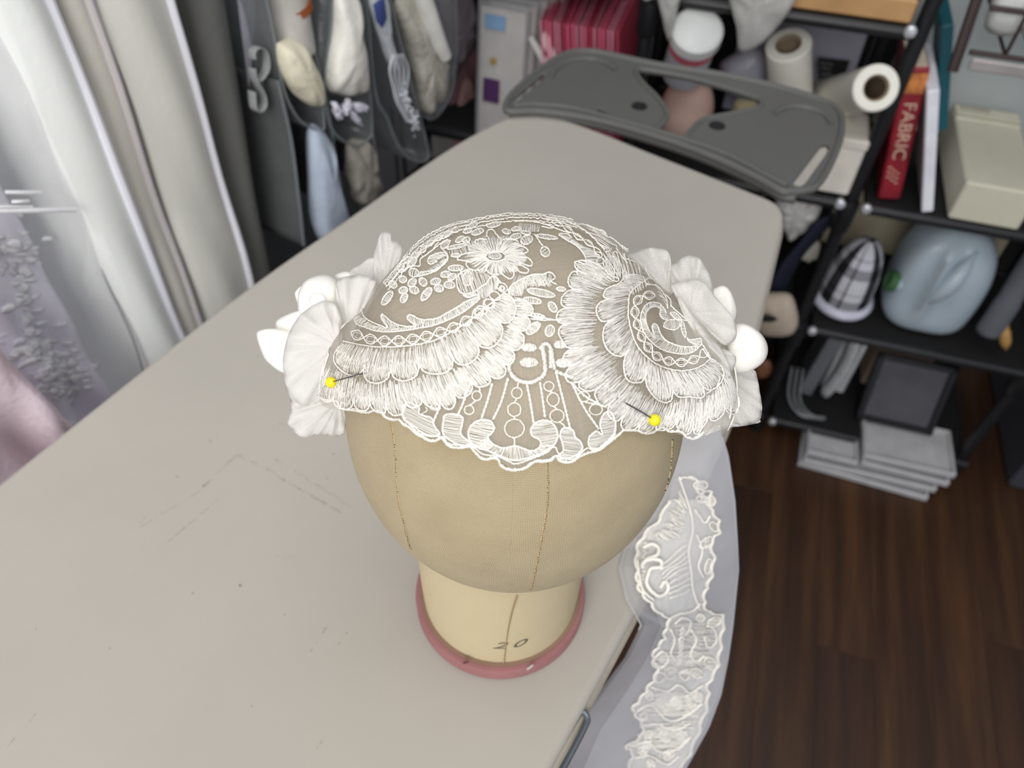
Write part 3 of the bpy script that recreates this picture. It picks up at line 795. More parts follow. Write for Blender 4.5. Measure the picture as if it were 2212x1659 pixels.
# --- scrolls with lattice, left
f = Motif('scroll_motif')
lo = T('A', [(870, 870), (890, 920), (960, 950), (1060, 980), (1160, 985), (1270, 975), (1370, 960), (1480, 940), (1600, 900), (1720, 840), (1830, 760), (1875, 715)])
up = T('A', [(945, 790), (935, 810), (945, 850), (990, 895), (1080, 935), (1140, 950), (1100, 900), (1088, 868), (1100, 845), (1150, 890), (1210, 925), (1290, 942), (1365, 940), (1325, 910), (1295, 880), (1302, 855), (1335, 852), (1380, 880), (1440, 890), (1540, 875), (1620, 830), (1700, 785), (1760, 745), (1865, 705)])
f.cord(lo); f.cord(up, n=5)
f.band(T('A', [(900, 850), (950, 880), (1000, 915), (1080, 945), (1160, 955), (1290, 950), (1370, 925), (1440, 895), (1540, 878), (1620, 835), (1700, 790), (1760, 750), (1860, 708)]), lo)
f.fill(T('A', [(1140, 950), (1100, 900), (1088, 868), (1100, 845), (1150, 890), (1210, 925), (1230, 945)]), 70)
f.fill(T('A', [(1365, 940), (1325, 910), (1295, 880), (1302, 855), (1335, 852), (1380, 880), (1430, 895)]), 75)
f.lattice(T('A', [(850, 985), (905, 1015), (960, 1035), (1060, 1052), (1165, 1060), (1290, 1050), (1410, 1030), (1540, 995), (1670, 950), (1780, 890), (1880, 820), (1950, 750)]), 10.5, 30)
a = T('E', [(945, 985), (985, 1012), (1050, 1008), (1100, 985), (1145, 985)]); f.cord(a)
a = T('E', [(950, 975), (1060, 955), (1140, 900), (1220, 850), (1262, 785), (1312, 765), (1360, 790), (1392, 842)]); b = T('E', [(1000, 1010), (1100, 990), (1200, 1020), (1290, 960), (1350, 900), (1370, 860), (1380, 850), (1390, 845)]); f.cord(a); f.band(a, b)
for c_, ra in (((1410, 895), 62), ((1322, 995), 62), ((1262, 1088), 60)): f.oval(c_, ra * 1.1, ra * .8, 30, 'E', fill=False)
f.oval((1410, 905), 34, 26, 20, 'E')
f.cord(T('E', [(1095, 1170), (1130, 1120), (1210, 1130), (1230, 1190), (1160, 1220), (1095, 1215)]), closed=True)
f.done()
# --- scrolls with lattice, right
f = Motif('scroll_motif')
o1 = T('B', [(1320, 840), (1300, 800), (1260, 760), (1200, 752), (1150, 780), (1118, 850), (1120, 940), (1160, 1020), (1220, 1085), (1300, 1132), (1420, 1160), (1520, 1150), (1585, 1100), (1600, 1060), (1590, 1035)])
i1 = T('B', [(1335, 870), (1318, 888), (1290, 880), (1268, 845), (1272, 802), (1235, 785), (1185, 800), (1155, 850), (1160, 920), (1188, 985), (1228, 1040), (1210, 970), (1208, 935), (1228, 920), (1252, 945), (1272, 1000), (1312, 1050), (1380, 1085), (1450, 1102), (1530, 1102), (1560, 1090), (1500, 1060), (1480, 1030), (1510, 1050), (1590, 1035)])
f.cord(o1); f.cord(i1, n=5)
f.band(T('B', [(1270, 800), (1235, 785), (1185, 800), (1155, 850), (1160, 920), (1188, 985), (1250, 1010), (1312, 1050), (1380, 1085), (1450, 1102), (1530, 1102), (1580, 1060), (1590, 1040)]), o1)
f.fill(T('B', [(1335, 870), (1318, 888), (1290, 880), (1268, 845), (1272, 802), (1300, 800), (1320, 840)]), 15)
f.fill(T('B', [(1235, 1040), (1210, 970), (1208, 935), (1228, 920), (1252, 945), (1272, 1000), (1300, 1050)]), 10)
f.fill(T('B', [(1480, 1030), (1510, 1050), (1590, 1035), (1580, 1080), (1540, 1095)]), 80)
f.lattice(T('B', [(1230, 700), (1140, 700), (1075, 760), (1070, 850), (1095, 950), (1130, 1040), (1190, 1130), (1260, 1190), (1360, 1222), (1470, 1225), (1580, 1185), (1640, 1130)]), 9, 27)
f.leaf(T('B', [(1298, 930), (1335, 892), (1430, 892), (1425, 945), (1375, 970), (1312, 955)]))
f.leaf(T('B', [(1350, 830), (1400, 840), (1440, 890), (1390, 880), (1358, 850)]))
f.leaf(T('B', [(1435, 920), (1455, 910), (1475, 1000), (1468, 1030), (1445, 990)]))
f.cord(T('B', [(1310, 690), (1350, 730), (1360, 780), (1400, 820), (1470, 880), (1520, 935), (1490, 900), (1440, 890)]))
f.cord(T('B', [(1165, 610), (1240, 620), (1290, 670), (1320, 730), (1330, 800)]))
f.cord(T('B', [(1150, 480), (1180, 540), (1235, 610), (1160, 605)])); f.cord(T('B', [(1600, 1080), (1640, 1140), (1670, 1200), (1640, 1170), (1610, 1120)]))
f.cord(T('B', [(1690, 1250), (1740, 1340), (1720, 1420), (1640, 1475)])); f.cord(T('B', [(1700, 1245), (1800, 1380), (1885, 1490), (1900, 1560), (1870, 1610), (1810, 1600), (1785, 1540)]))
f.done()
# --- centre medallion and radiating fringe
f = Motif('centre_medallion')
f.fringe(T('D', [(610, 200), (645, 160), (685, 170), (697, 230), (700, 350)]), 3.2)
f.fringe(T('D', [(635, 190), (650, 300), (650, 390), (600, 440), (520, 465), (430, 442), (380, 390), (368, 320), (392, 250)]), 3.8)
f.fringe(T('D', [(735, 375), (800, 400), (870, 425)]), 3.0); f.fringe(T('D', [(705, 200), (715, 280), (730, 360)]), 2.6)
for c_, a_, b_, ro in (((525, 188), 62, 32, 5), ((525, 305), 70, 40, 8), ((770, 165), 48, 32, 20), ((800, 310), 60, 38, -10)):
    x, y, sc = TILE['D']; t = np.linspace(0, 2 * PI, 13)[:-1]; f.fill(T('D', np.stack([c_[0] + a_ * np.cos(t), c_[1] + b_ * np.sin(t)], 1)), 95, step=1.3, n=3, r=.0002)
for L in ([(235, 470), (200, 600), (150, 750)], [(360, 430), (305, 620), (240, 760)], [(510, 480), (540, 640), (562, 785)], [(612, 460), (640, 640), (652, 740)], [(735, 370), (785, 560), (855, 845)], [(860, 460), (960, 660), (1080, 835)], [(60, 480), (30, 540), (0, 640)], [(875, 480), (980, 580), (1110, 650), (1140, 660)]):
    f.twist(T('D', L))
f.twist(T('C', [(1300, 470), (1265, 540), (1240, 600)])); f.twist(T('C', [(1520, 330), (1480, 440), (1440, 530)]))
f.cord(T('C', [(1180, 470), (1195, 500), (1150, 530)], ), .00022); f.cord(T('C', [(1220, 490), (1270, 500), (1290, 460), (1240, 450), (1220, 490)]), .00022)
def rings(L): return [(x / 3.687 + 1000, y / 3.687 + 700, a / 3.687, b / 3.687) for x, y, a, b in L]
f.chain(rings([(430, 548, 42, 44), (410, 680, 52, 55), (410, 828, 78, 74)])); f.cord(T('D', [(410, 900), (412, 935), (408, 970)]), .0003); f.cord(T('D', [(440, 470), (436, 490), (432, 505)]), .0003)
f.chain(rings([(684, 495, 40, 38), (716, 600, 47, 54), (748, 730, 56, 52)])); f.cord(T('D', [(770, 780), (800, 800), (815, 830)]), .0003)
f.chain(rings([(960, 578, 46, 40), (1055, 680, 52, 42)])); f.chain(rings([(112, 570, 38, 38), (52, 682, 38, 36)])); f.cord(T('D', [(130, 500), (140, 530), (130, 545)]), .0003)
f.done()
# --- satin scrolls along the front hem
f = Motif('hem_scroll')
big = T('D', [(240, 800), (215, 768), (140, 762), (75, 800), (45, 860), (58, 925), (105, 975), (200, 1005), (290, 1045), (350, 1068), (430, 1082), (560, 1052), (650, 1012), (722, 960), (752, 900), (742, 832), (700, 780), (640, 764), (570, 790), (540, 850), (555, 890), (600, 912), (622, 945), (600, 988), (540, 1008), (480, 988), (410, 968), (330, 985), (265, 968), (212, 925), (200, 892), (222, 878), (250, 835)])
f.cord(big, .00038, True, n=4)
f.fill(T('D', [(240, 800), (215, 768), (140, 762), (75, 800), (45, 860), (58, 925), (105, 975), (210, 990), (225, 940), (200, 892), (222, 878), (250, 835)]), 12, r=.00015, step=2.1)
f.band(T('D', [(200, 900), (225, 940), (265, 970), (330, 985), (410, 968), (480, 988), (540, 1008), (600, 988), (620, 950)]), T('D', [(90, 970), (150, 1000), (230, 1020), (300, 1050), (430, 1082), (520, 1062), (600, 1035), (660, 1010), (720, 960)]), r=.00015, step=2.0)
f.fill(T('D', [(622, 945), (600, 912), (555, 890), (540, 850), (570, 790), (640, 764), (700, 780), (742, 832), (752, 900), (722, 960), (690, 985)]), -8, r=.00015, step=2.1)
for P_, an in ((T('D', [(800, 825), (772, 880), (790, 945), (800, 1000), (768, 1040), (795, 1070), (880, 1052), (945, 1002), (938, 940), (892, 895), (872, 838)]), 8), (T('D', [(1000, 965), (1008, 895), (1060, 852), (1110, 880), (1088, 795), (1120, 712), (1180, 702), (1212, 790), (1200, 870), (1130, 945), (1060, 992)]), -12),
               (T('C', [(1325, 580), (1332, 542), (1390, 530), (1470, 550), (1476, 600), (1462, 690), (1535, 762), (1480, 782), (1380, 742), (1318, 680)]), 10), (T('C', [(1000, 515), (1012, 462), (1060, 440), (1130, 482), (1132, 530), (1230, 562), (1252, 630), (1295, 692), (1200, 702), (1080, 622), (1012, 572)]), 25)):
    f.cord(P_, .00036, True, n=4); f.fill(P_, an, r=.00015, step=2.1)
f.done()
# --- the scalloped double hem cord
f = Motif('hem_cord')
h1 = cat(T('A', [(600, 1455), (592, 1495), (640, 1525), (690, 1535)]), T('C', [(480, 432), (505, 482), (560, 498), (620, 502), (665, 515), (720, 520), (770, 505), (830, 512), (865, 555), (920, 578), (970, 575), (1010, 615), (1060, 642), (1110, 690), (1160, 712), (1210, 742), (1260, 742), (1320, 722), (1350, 770), (1400, 795), (1470, 798), (1535, 790), (1570, 830), (1640, 890), (1740, 882), (1775, 935), (1820, 965), (1890, 976)]),
         T('D', [(500, 1142), (570, 1095), (640, 1092), (700, 1082), (738, 1045), (775, 1090), (860, 1094), (930, 1050), (1000, 1022), (1080, 1000), (1150, 950), (1220, 892), (1280, 842), (1340, 845), (1400, 850), (1450, 870), (1500, 862), (1580, 822), (1640, 855), (1730, 855), (1770, 895), (1830, 912), (1880, 890), (1905, 860)]))
f.cord(h1, .00036, n=5, wob=.7)
f.cord(h1 + rng.normal(0, .8, h1.shape) + [0, -1.6], .00030, n=5, wob=.9)
h2 = cat(T('C', [(985, 530), (1060, 620), (1160, 695), (1290, 712), (1330, 745), (1400, 775), (1535, 775), (1570, 800), (1640, 850), (1730, 860), (1790, 880), (1860, 915)]), T('D', [(430, 1108), (540, 1072), (660, 1022), (730, 975), (775, 1052), (870, 1072), (950, 1015), (990, 985), (1060, 1005), (1140, 955), (1215, 870)]))
f.cord(h2, .0003, n=5, wob=.5)
f.fringe(h1, 1.5, r=.00017, step=1.7)
f.done()
# --- crown flower
f = Motif('flower_motif')
for L in ([(1225, 290), (1238, 222), (1300, 208), (1338, 262), (1382, 302), (1392, 352), (1352, 392)], [(1390, 390), (1420, 330), (1500, 320), (1590, 342), (1592, 372), (1510, 392)], [(1540, 420), (1600, 400), (1680, 420), (1720, 470), (1650, 492), (1560, 490), (1572, 520)], [(1610, 540), (1700, 540), (1762, 592), (1750, 642), (1650, 612), (1610, 600)], [(1610, 620), (1722, 682), (1700, 722), (1620, 712), (1560, 652), (1530, 642)],
          [(1530, 650), (1552, 722), (1530, 782), (1470, 782), (1402, 722), (1392, 662), (1370, 662)], [(1370, 740), (1292, 742), (1230, 692), (1240, 622), (1262, 592)], [(1222, 622), (1180, 672), (1100, 692), (1020, 672), (980, 612), (1020, 582)], [(1000, 582), (900, 572), (880, 552), (940, 502), (1060, 482), (1110, 502)], [(1110, 380), (1060, 400), (1010, 420), (1040, 450)], [(1230, 330), (1150, 320), (1080, 350), (1130, 390), (1090, 410)]):
    f.cord(T('E', L), .00030, n=6)
t = np.linspace(0, 2 * PI, 150)
ii = T('E', np.stack([1335 + 118 * np.cos(t), 525 + 58 * np.sin(t)], 1)); oo = T('E', np.stack([1335 + (350 + 25 * np.sin(9 * t)) * np.cos(t), 515 + (232 + 18 * np.sin(9 * t)) * np.sin(t)], 1))
f.band(ii, oo, n=230, jit=1.2); f.cord(ii[::12], .00022, True, n=3)
f.oval((1325, 520), 78, 40, 0, 'E', r=.0002)
f.done()
# --- small blossoms, leaves and tendrils over the crown
f = Motif('blossom_spray')
for c_, a_, b_, ro in (((235, 930), 55, 40, -20), ((245, 1020), 62, 38, -60), ((365, 925), 58, 42, 20), ((340, 840), 60, 42, -45), ((470, 830), 55, 42, 50), ((510, 975), 95, 42, -52), ((620, 825), 62, 36, -15), ((660, 905), 55, 42, 10), ((785, 865), 65, 42, 5), ((740, 740), 62, 36, -10), ((815, 770), 55, 36, -35), ((115, 860), 48, 42, 45), ((45, 1020), 100, 42, -55),
                       ((860, 665), 92, 34, -3), ((1000, 790), 62, 85, 10), ((230, 800), 46, 40, 0), ((360, 720), 60, 50, 20), ((340, 600), 70, 38, -50), ((735, 380), 68, 38, -45), ((740, 275), 70, 26, -28), ((1050, 160), 80, 30, -25), ((985, 330), 50, 30, -20), ((910, 325), 60, 28, -30), ((1120, 235), 75, 32, -20), ((1310, 150), 85, 30, -12), ((1000, 225), 55, 24, -15), ((990, 370), 45, 24, 30), ((870, 410), 120, 22, -12),
                       ((860, 515), 60, 20, 0), ((1700, 330), 72, 52, -20), ((1460, 232), 52, 28, 15), ((1570, 290), 65, 32, -15), ((1580, 200), 62, 24, -10), ((1690, 245), 62, 20, 8), ((1920, 470), 62, 52, 60), ((1940, 295), 130, 24, 8), ((2010, 1130), 70, 42, 55), ((1975, 1410), 52, 70, 20), ((1830, 1235), 90, 26, 10), ((1770, 1050), 110, 36, 10), ((1870, 960), 170, 42, 12), ((1780, 1380), 100, 50, -38), ((2110, 915), 56, 26, 5)):
    f.oval(c_, a_, b_, ro, 'E')
f.cord(T('E', [(700, 440), (762, 512), (742, 600), (600, 692), (430, 712)])); f.cord(T('E', [(380, 770), (480, 750), (640, 690), (720, 600), (765, 540)]))
f.band(T('E', [(430, 712), (540, 680), (640, 610), (700, 560)]), T('E', [(400, 770), (520, 735), (660, 670), (750, 560)]))
f.cord(T('E', [(640, 580), (560, 620), (525, 575), (565, 520), (680, 482), (742, 500), (765, 560)])); f.band(T('E', [(560, 615), (530, 575), (570, 520), (680, 485)]), T('E', [(640, 580), (640, 570), (660, 560), (740, 520)]))
f.cord(T('E', [(1790, 265), (1830, 310), (1870, 370), (1890, 400)])); f.cord(T('E', [(1060, 680), (960, 700), (880, 760), (870, 850), (900, 940), (950, 970)]))
f.cord(T('E', [(1480, 1000), (1500, 900), (1580, 830), (1700, 770), (1800, 740), (1890, 740), (1980, 715), (2040, 780), (1990, 820), (2060, 860)])); f.band(T('E', [(1500, 900), (1580, 830), (1700, 770), (1800, 745), (1900, 745)]), T('E', [(1500, 1000), (1640, 990), (1680, 890), (1800, 870), (2000, 880)]))
f.cord(T('E', [(1750, 1270), (1900, 1285), (2020, 1280), (2120, 1290)])); f.cord(T('E', [(1750, 1240), (1860, 1250), (2000, 1275), (2110, 1280)]))
f.done()
# --- borders curving over the crown
f = Motif('border_arc')
sil = T('E', [(0, 840), (90, 740), (200, 600), (300, 470), (400, 375), (550, 275), (700, 205), (870, 150), (1030, 130), (1200, 100), (1400, 78), (1550, 68), (1750, 72), (1900, 82), (2100, 100), (2250, 130)])
sil = sil - np.stack([0 * sil[:, 0], 10 * np.exp(-((sil[:, 0] - 1130) / 170) ** 2)], 1)
for off, r_ in ((0, .0003), (16, .00026), (46, .0003), (80, .00026)): f.cord(sil + [off * .12, off * .2], r_, n=6, wob=.8)
f.lattice(T('E', [(180, 700), (300, 560), (430, 490), (520, 400), (640, 320), (760, 260), (880, 200)]), 5.5, 20)
f.cord(T('E', [(170, 720), (250, 700), (320, 640), (430, 640), (440, 560), (520, 500), (620, 420), (700, 360), (800, 340)])); f.cord(T('E', [(60, 850), (160, 740), (150, 700), (230, 570)])); f.cord(T('E', [(600, 430), (620, 390), (660, 360)]))
f.cord(T('E', [(1550, 110), (1700, 105), (1880, 130), (2010, 180), (2120, 220), (2210, 250)])); f.cord(T('E', [(1880, 170), (2000, 190), (2010, 160), (1890, 140)])); f.band(T('E', [(1620, 130), (1850, 150)]), T('E', [(1600, 240), (1850, 230)]), n=30)
a = T('F', [(150, 275), (240, 330), (310, 370), (370, 410), (425, 470), (462, 540), (470, 600), (520, 640)]); b = T('F', [(160, 260), (300, 300), (420, 400), (540, 440), (600, 500), (660, 560), (560, 620), (520, 640)])
f.cord(a); f.cord(T('F', [(150, 275), (165, 255), (250, 265), (300, 300), (250, 305), (180, 290)])); f.band(a, b)
f.lattice(T('F', [(60, 110), (180, 160), (300, 240), (390, 310), (500, 370), (570, 430), (640, 510)]), 5, 26)
for L in ([(0, 70), (150, 80), (300, 110), (420, 190), (520, 270), (600, 350), (670, 430)], [(0, 95), (100, 100), (250, 150), (330, 250), (440, 320)], [(200, 80), (320, 140), (450, 220), (560, 310), (650, 390), (690, 450)], [(340, 130), (470, 150), (560, 190), (680, 220), (720, 270)], [(540, 200), (640, 250), (720, 290), (800, 320), (870, 380), (980, 450)], [(710, 320), (760, 370), (830, 400), (840, 450)], [(870, 385), (930, 440), (970, 470)], [(830, 430), (900, 530), (960, 610)], [(920, 490), (950, 560), (1030, 580), (1090, 630), (1120, 740)],
          [(680, 450), (720, 415), (770, 420), (760, 455), (700, 470)], [(790, 540), (790, 490), (830, 470), (850, 540), (870, 600)], [(670, 590), (700, 680), (740, 740), (850, 790), (850, 820), (780, 810), (640, 700), (530, 665), (440, 690), (410, 760), (480, 820)], [(330, 605), (350, 585), (430, 610), (520, 650)], [(340, 610), (375, 640), (360, 700), (380, 760), (410, 760)]): f.cord(T('F', L), .00028, n=6, wob=.6)
f.oval((640, 580), 45, 36, 0, 'F', fill=False); f.oval((620, 505), 45, 28, 20, 'F', fill=False)
f.band(T('F', [(690, 560), (760, 500), (850, 560), (950, 700)]), T('F', [(700, 690), (760, 740), (860, 760), (1000, 850)]), n=50, jit=2)
for P_, an in (([(680, 450), (800, 470), (870, 600), (880, 690), (850, 790), (740, 740), (690, 600)], 60), ([(900, 480), (1100, 640), (1140, 740), (1200, 860), (1000, 960), (900, 700)], 75), ([(1150, 700), (1300, 860), (1420, 1050), (1440, 1150), (1300, 900)], 40), ([(480, 150), (700, 260), (760, 420), (680, 440), (560, 300)], 30)): f.fill(T('F', P_), an, step=2.4, jit=1.5)
for P_, an in (([(0, 830), (200, 600), (330, 470), (420, 440), (400, 560), (250, 680), (160, 760), (60, 860)], 60), ([(420, 440), (560, 300), (760, 200), (900, 160), (880, 230), (640, 330), (520, 420), (440, 520)], 45), ([(900, 690), (1080, 690), (1230, 730), (1260, 780), (1180, 870), (1040, 950), (920, 960), (880, 850)], 70), ([(800, 440), (1050, 340), (1230, 330), (1200, 430), (950, 500), (830, 520)], 75), ([(1560, 780), (1760, 760), (1980, 730), (1960, 860), (1700, 900), (1500, 990)], 100)): f.fill(T('E', P_), an, step=2.4, jit=1.5)
f.band(T('F', [(560, 640), (600, 680), (700, 740)]), T('F', [(420, 760), (480, 820), (640, 830)]), n=40, jit=2)
f.done()
# back of the cap: plain corded scallops round the unseen half
bk = MB()
for k, dl in ((0, .0004), (1, .0009)):
    q_ = pa[(pa < hp[0] - .02) | (pa > hp[-1] + .02)]; q_ = np.concatenate([q_[q_ > 0], q_[q_ <= 0] + 2 * PI]); tt = 1.28 + .05 * np.abs(np.sin(q_ * 14)) - .07 * k
    d_ = np.stack([np.sin(q_) * np.sin(tt), -np.cos(q_) * np.sin(tt), np.cos(tt)], 1); bk.tube(HC + (d_ * (cap_m(d_) + .005)[:, None] * HA) @ HRX.T, .0004, 6)
bk.build('back_hem_cord', CORDM, cap, angle=None)

# ================================================================== rosettes at the sides of the cap
def lace_mat(name, rgb, scale, lo, hi, trans=.35, seethrough=.7, thin=.14):
    t = NT(name); v = t.coord(); c = (*lin(rgb), 1)
    vo = t.add('ShaderNodeTexVoronoi', feature='DISTANCE_TO_EDGE'); vo.inputs['Scale'].default_value = scale
    nz = t.add('ShaderNodeTexNoise'); nz.inputs['Scale'].default_value = scale * .6; t.link(v, nz.inputs['Vector'])
    vm = t.add('ShaderNodeVectorMath', operation='MULTIPLY_ADD'); t.link(nz.outputs['Color'], vm.inputs[0]); vm.inputs[1].default_value = (.6 / scale,) * 3; t.link(v, vm.inputs[2]); t.link(vm.outputs[0], vo.inputs['Vector'])
    web = t.math('SUBTRACT', 1.0, t.math('DIVIDE', vo.outputs['Distance'], thin), clamp=True)
    dens = t.math('MULTIPLY_ADD', t.noise(v, 60, 3), hi - lo, lo, clamp=True)
    op = t.math('MAXIMUM', web, dens)
    op = t.math('MULTIPLY_ADD', op, seethrough, 1 - seethrough, clamp=True)
    d = t.add('ShaderNodeBsdfDiffuse'); tr = t.add('ShaderNodeBsdfTranslucent'); tr.inputs[0].default_value = c
    t.link(t.mix(web, tuple(x * .96 for x in lin(rgb)), lin(rgb)), d.inputs[0])
    bn = t.add('ShaderNodeBump'); bn.inputs['Strength'].default_value = .25; bn.inputs['Distance'].default_value = .0004
    t.link(t.math('ADD', web, t.noise(v, 260, 3)), bn.inputs['Height']); t.link(bn.outputs[0], d.inputs['Normal'])
    a = t.add('ShaderNodeMixShader'); a.inputs[0].default_value = trans; t.link(d.outputs[0], a.inputs[1]); t.link(tr.outputs[0], a.inputs[2])
    tp = t.add('ShaderNodeBsdfTransparent'); mx = t.add('ShaderNodeMixShader'); t.link(op, mx.inputs[0]); t.link(tp.outputs[0], mx.inputs[1]); t.link(a.outputs[0], mx.inputs[2])
    t.link(mx.outputs[0], t.out.inputs[0]); return t.m
SATIN = pm('ivory satin', (248, 244, 236), .32, var=.015, scale=20, bump=.08, bscale=900, bdist=.0003)
SATIN.node_tree.nodes['Principled BSDF'].inputs['Subsurface Weight'].default_value = .25
SATIN.node_tree.nodes['Principled BSDF'].inputs['Subsurface Radius'].default_value = (.006, .005, .004)
LACE = lace_mat('gathered ivory lace', (252, 250, 246), 900, .2, 1.0, .4, .20, .10)
TULLE = lace_mat('open net ruffle', (252, 250, 246), 620, -.2, .5, .5, .26, .09)
def puff(name, L, depth, th, mat, wob=0.0, k=7, crease=None, g=None):
    P = catmull(np.array(L, float), 5, True)
    W = at_depth(P, depth); m = MB(); nrm = CAM - W.mean(0)
    m.pillow(W, th, 14, wob, k, crease, nrm, None if g is None else at_depth([g], depth)[0]); return m.build(name, mat, cap, angle=None)
# left rosette
puff('satin_petal', [(553, 722), (566, 712), (592, 709), (625, 716), (650, 735), (655, 770), (640, 800), (612, 806), (582, 786), (567, 766)], .378, .007, SATIN, .0006, 3, [(.6, .1, .003)])
puff('satin_petal', [(594, 700), (606, 686), (640, 672), (670, 668), (690, 700), (670, 740), (625, 735), (600, 722)], .384, .007, SATIN, .0006, 3, [(1.2, .2, .0025)])
puff('satin_petal', [(637, 638), (642, 625), (655, 618), (660, 650), (650, 668)], .392, .003, SATIN)
puff('satin_petal', [(643, 655), (647, 625), (665, 602), (698, 592), (724, 602), (738, 640), (720, 690), (680, 720), (650, 700)], .381, .011, SATIN, .0005, 2, [(.4, .35, .003)])
puff('satin_petal', [(668, 652), (674, 636), (694, 632), (706, 646), (700, 668), (680, 672)], .3715, .0035, SATIN)
puff('satin_petal', [(722, 600), (730, 590), (752, 586), (768, 596), (760, 616), (735, 616)], .392, .005, SATIN)
puff('lace_ruffle', [(808, 610), (806, 560), (814, 525), (826, 501), (842, 503), (846, 518), (862, 524), (869, 545), (860, 590), (846, 625), (822, 632)], .386, .004, TULLE, .0016, 5, g=(832, 628))
puff('lace_ruffle', [(752, 590), (776, 572), (806, 556), (826, 580), (820, 620), (780, 625), (758, 612)], .388, .003, TULLE, .0010, 6, g=(815, 615))
puff('lace_ruffle', [(724, 620), (732, 602), (770, 594), (806, 600), (812, 622), (800, 660), (778, 700), (760, 740), (735, 742), (722, 700)], .372, .006, LACE, .0018, 9, g=(752, 738))
puff('lace_ruffle', [(640, 690), (672, 662), (712, 650), (738, 690), (735, 760), (718, 820), (690, 870), (645, 872), (618, 830), (611, 780), (620, 730)], .366, .010, LACE, .0022, 10, g=(728, 745))
puff('lace_ruffle', [(620, 840), (640, 815), (690, 830), (740, 850), (748, 900), (742, 938), (715, 942), (690, 938), (652, 944), (622, 914), (630, 880)], .372, .006, LACE, .0024, 11, g=(735, 862))
puff('lace_ruffle', [(690, 800), (720, 780), (742, 820), (745, 880), (720, 905), (695, 870)], .376, .005, LACE, .0016, 8, g=(738, 830))
# right rosette
puff('lace_ruffle', [(1352, 556), (1366, 545), (1400, 536), (1432, 538), (1446, 550), (1453, 590), (1458, 630), (1440, 645), (1415, 615), (1385, 580)], .352, .005, TULLE, .0018, 6, g=(1445, 632))
puff('lace_ruffle', [(1448, 578), (1466, 562), (1488, 552), (1512, 560), (1532, 592), (1542, 630), (1540, 665), (1500, 668), (1468, 640), (1450, 610)], .350, .006, TULLE, .0020, 7, g=(1498, 660))
puff('satin_petal', [(1530, 640), (1548, 620), (1568, 618), (1584, 640), (1592, 680), (1575, 720), (1550, 700)], .366, .005, SATIN, .0004, 3)
puff('lace_ruffle', [(1450, 618), (1480, 608), (1515, 605), (1552, 648), (1586, 690), (1590, 728), (1572, 745), (1545, 742), (1520, 722), (1485, 680)], .338, .004, TULLE, .0016, 8, g=(1490, 675))
puff('satin_petal', [(1565, 760), (1570, 725), (1592, 700), (1618, 702), (1645, 722), (1659, 748), (1654, 776), (1632, 796), (1600, 806), (1575, 795)], .352, .009, SATIN, .0006, 3, [(1.9, -.15, .003)])
puff('lace_ruffle', [(1462, 640), (1490, 670), (1525, 716), (1556, 752), (1580, 800), (1572, 818), (1548, 800), (1515, 760), (1485, 700)], .331, .003, TULLE, .0010, 7, g=(1505, 730))
puff('lace_ruffle', [(1520, 745), (1560, 752), (1590, 772), (1580, 810), (1572, 840), (1545, 810)], .336, .004, TULLE, .0010, 7, g=(1530, 760))
puff('lace_ruffle', [(1530, 770), (1575, 780), (1612, 794), (1632, 802), (1640, 840), (1646, 880), (1640, 908), (1606, 920), (1575, 905), (1545, 870), (1520, 815)], .356, .004, TULLE, .0020, 10, g=(1540, 800))
puff('lace_ruffle', [(1560, 890), (1590, 880), (1630, 900), (1642, 912), (1600, 921), (1570, 925), (1520, 940), (1530, 905)], .362, .003, LACE, .0014, 9, g=(1560, 905))

# ================================================================== pins
YEL = pm('yellow glossy pin head', (244, 226, 32), .22, var=.02, bump=0); PIN = pm('steel pin', (120, 118, 116), .25, .9, bump=0)
for (bx, by), (ex, ey), lab in (((728, 827), (862, 789), 'yellow ball head pin stuck in the left side of the lace cap'), ((1403, 905), (1301, 845), 'yellow ball head pin stuck in the right front of the lace cap')):
    e = cast([(ex, ey)], lift=-.0006)[0]; s0 = cast([(bx, by)], lift=.0026)[0]
    pin = thing('dressmaking_pin', lab, 'pin', s0)
    m = MB(); m.lathe([(.00245 * math.sin(a), -.00245 * math.cos(a)) for a in np.linspace(0, PI, 13)], 20, s0, caps=False); m.build('pin_head', YEL, pin)
    md = (s0 + e) / 2; md = md + (md - HC) / np.linalg.norm(md - HC) * .0012
    m = MB(); m.tube(catmull([s0, md, e], 6), .00032, 8); m.build('pin_shaft', PIN, pin)

# ================================================================== veil
veil = thing('bridal_veil', 'white tulle veil with lace edging falling over the right board edge', 'veil', at_z(1480, 1150, HB))
# rows of the fall: left pixel, right pixel, height over the board (left, middle, right)
def hem_pt(deg, t_=1.22):
    a = math.radians(deg); q = np.array([math.sin(a) * math.sin(t_), -math.cos(a) * math.sin(t_), math.cos(t_)]); return HC + HRX @ (q * HA * 1.0)
_pr, _pm, _pl = hem_pt(98), hem_pt(122), hem_pt(146)
ROWS = [(project(_pl), project(_pr), _pl[2] - HB, _pm[2] - HB, _pr[2] - HB), ((1436, 880), (1548, 905), .120, .118, .112), ((1440, 960), (1572, 985), .080, .085, .070), ((1405, 1080), (1586, 1080), .036, .046, .026), ((1352, 1180), (1592, 1180), .004, .012, -.012), ((1338, 1225), (1594, 1230), .003, .004, -.040),
        ((1352, 1290), (1588, 1290), .0028, -.018, -.066), ((1385, 1350), (1582, 1350), .002, -.05, -.092), ((1350, 1420), (1572, 1420), -.045, -.085, -.12), ((1290, 1500), (1556, 1500), -.095, -.125, -.15), ((1230, 1580), (1530, 1570), -.14, -.165, -.18), ((1190, 1680), (1480, 1660), -.19, -.21, -.22), ((1120, 1800), (1410, 1780), -.25, -.27, -.28)]
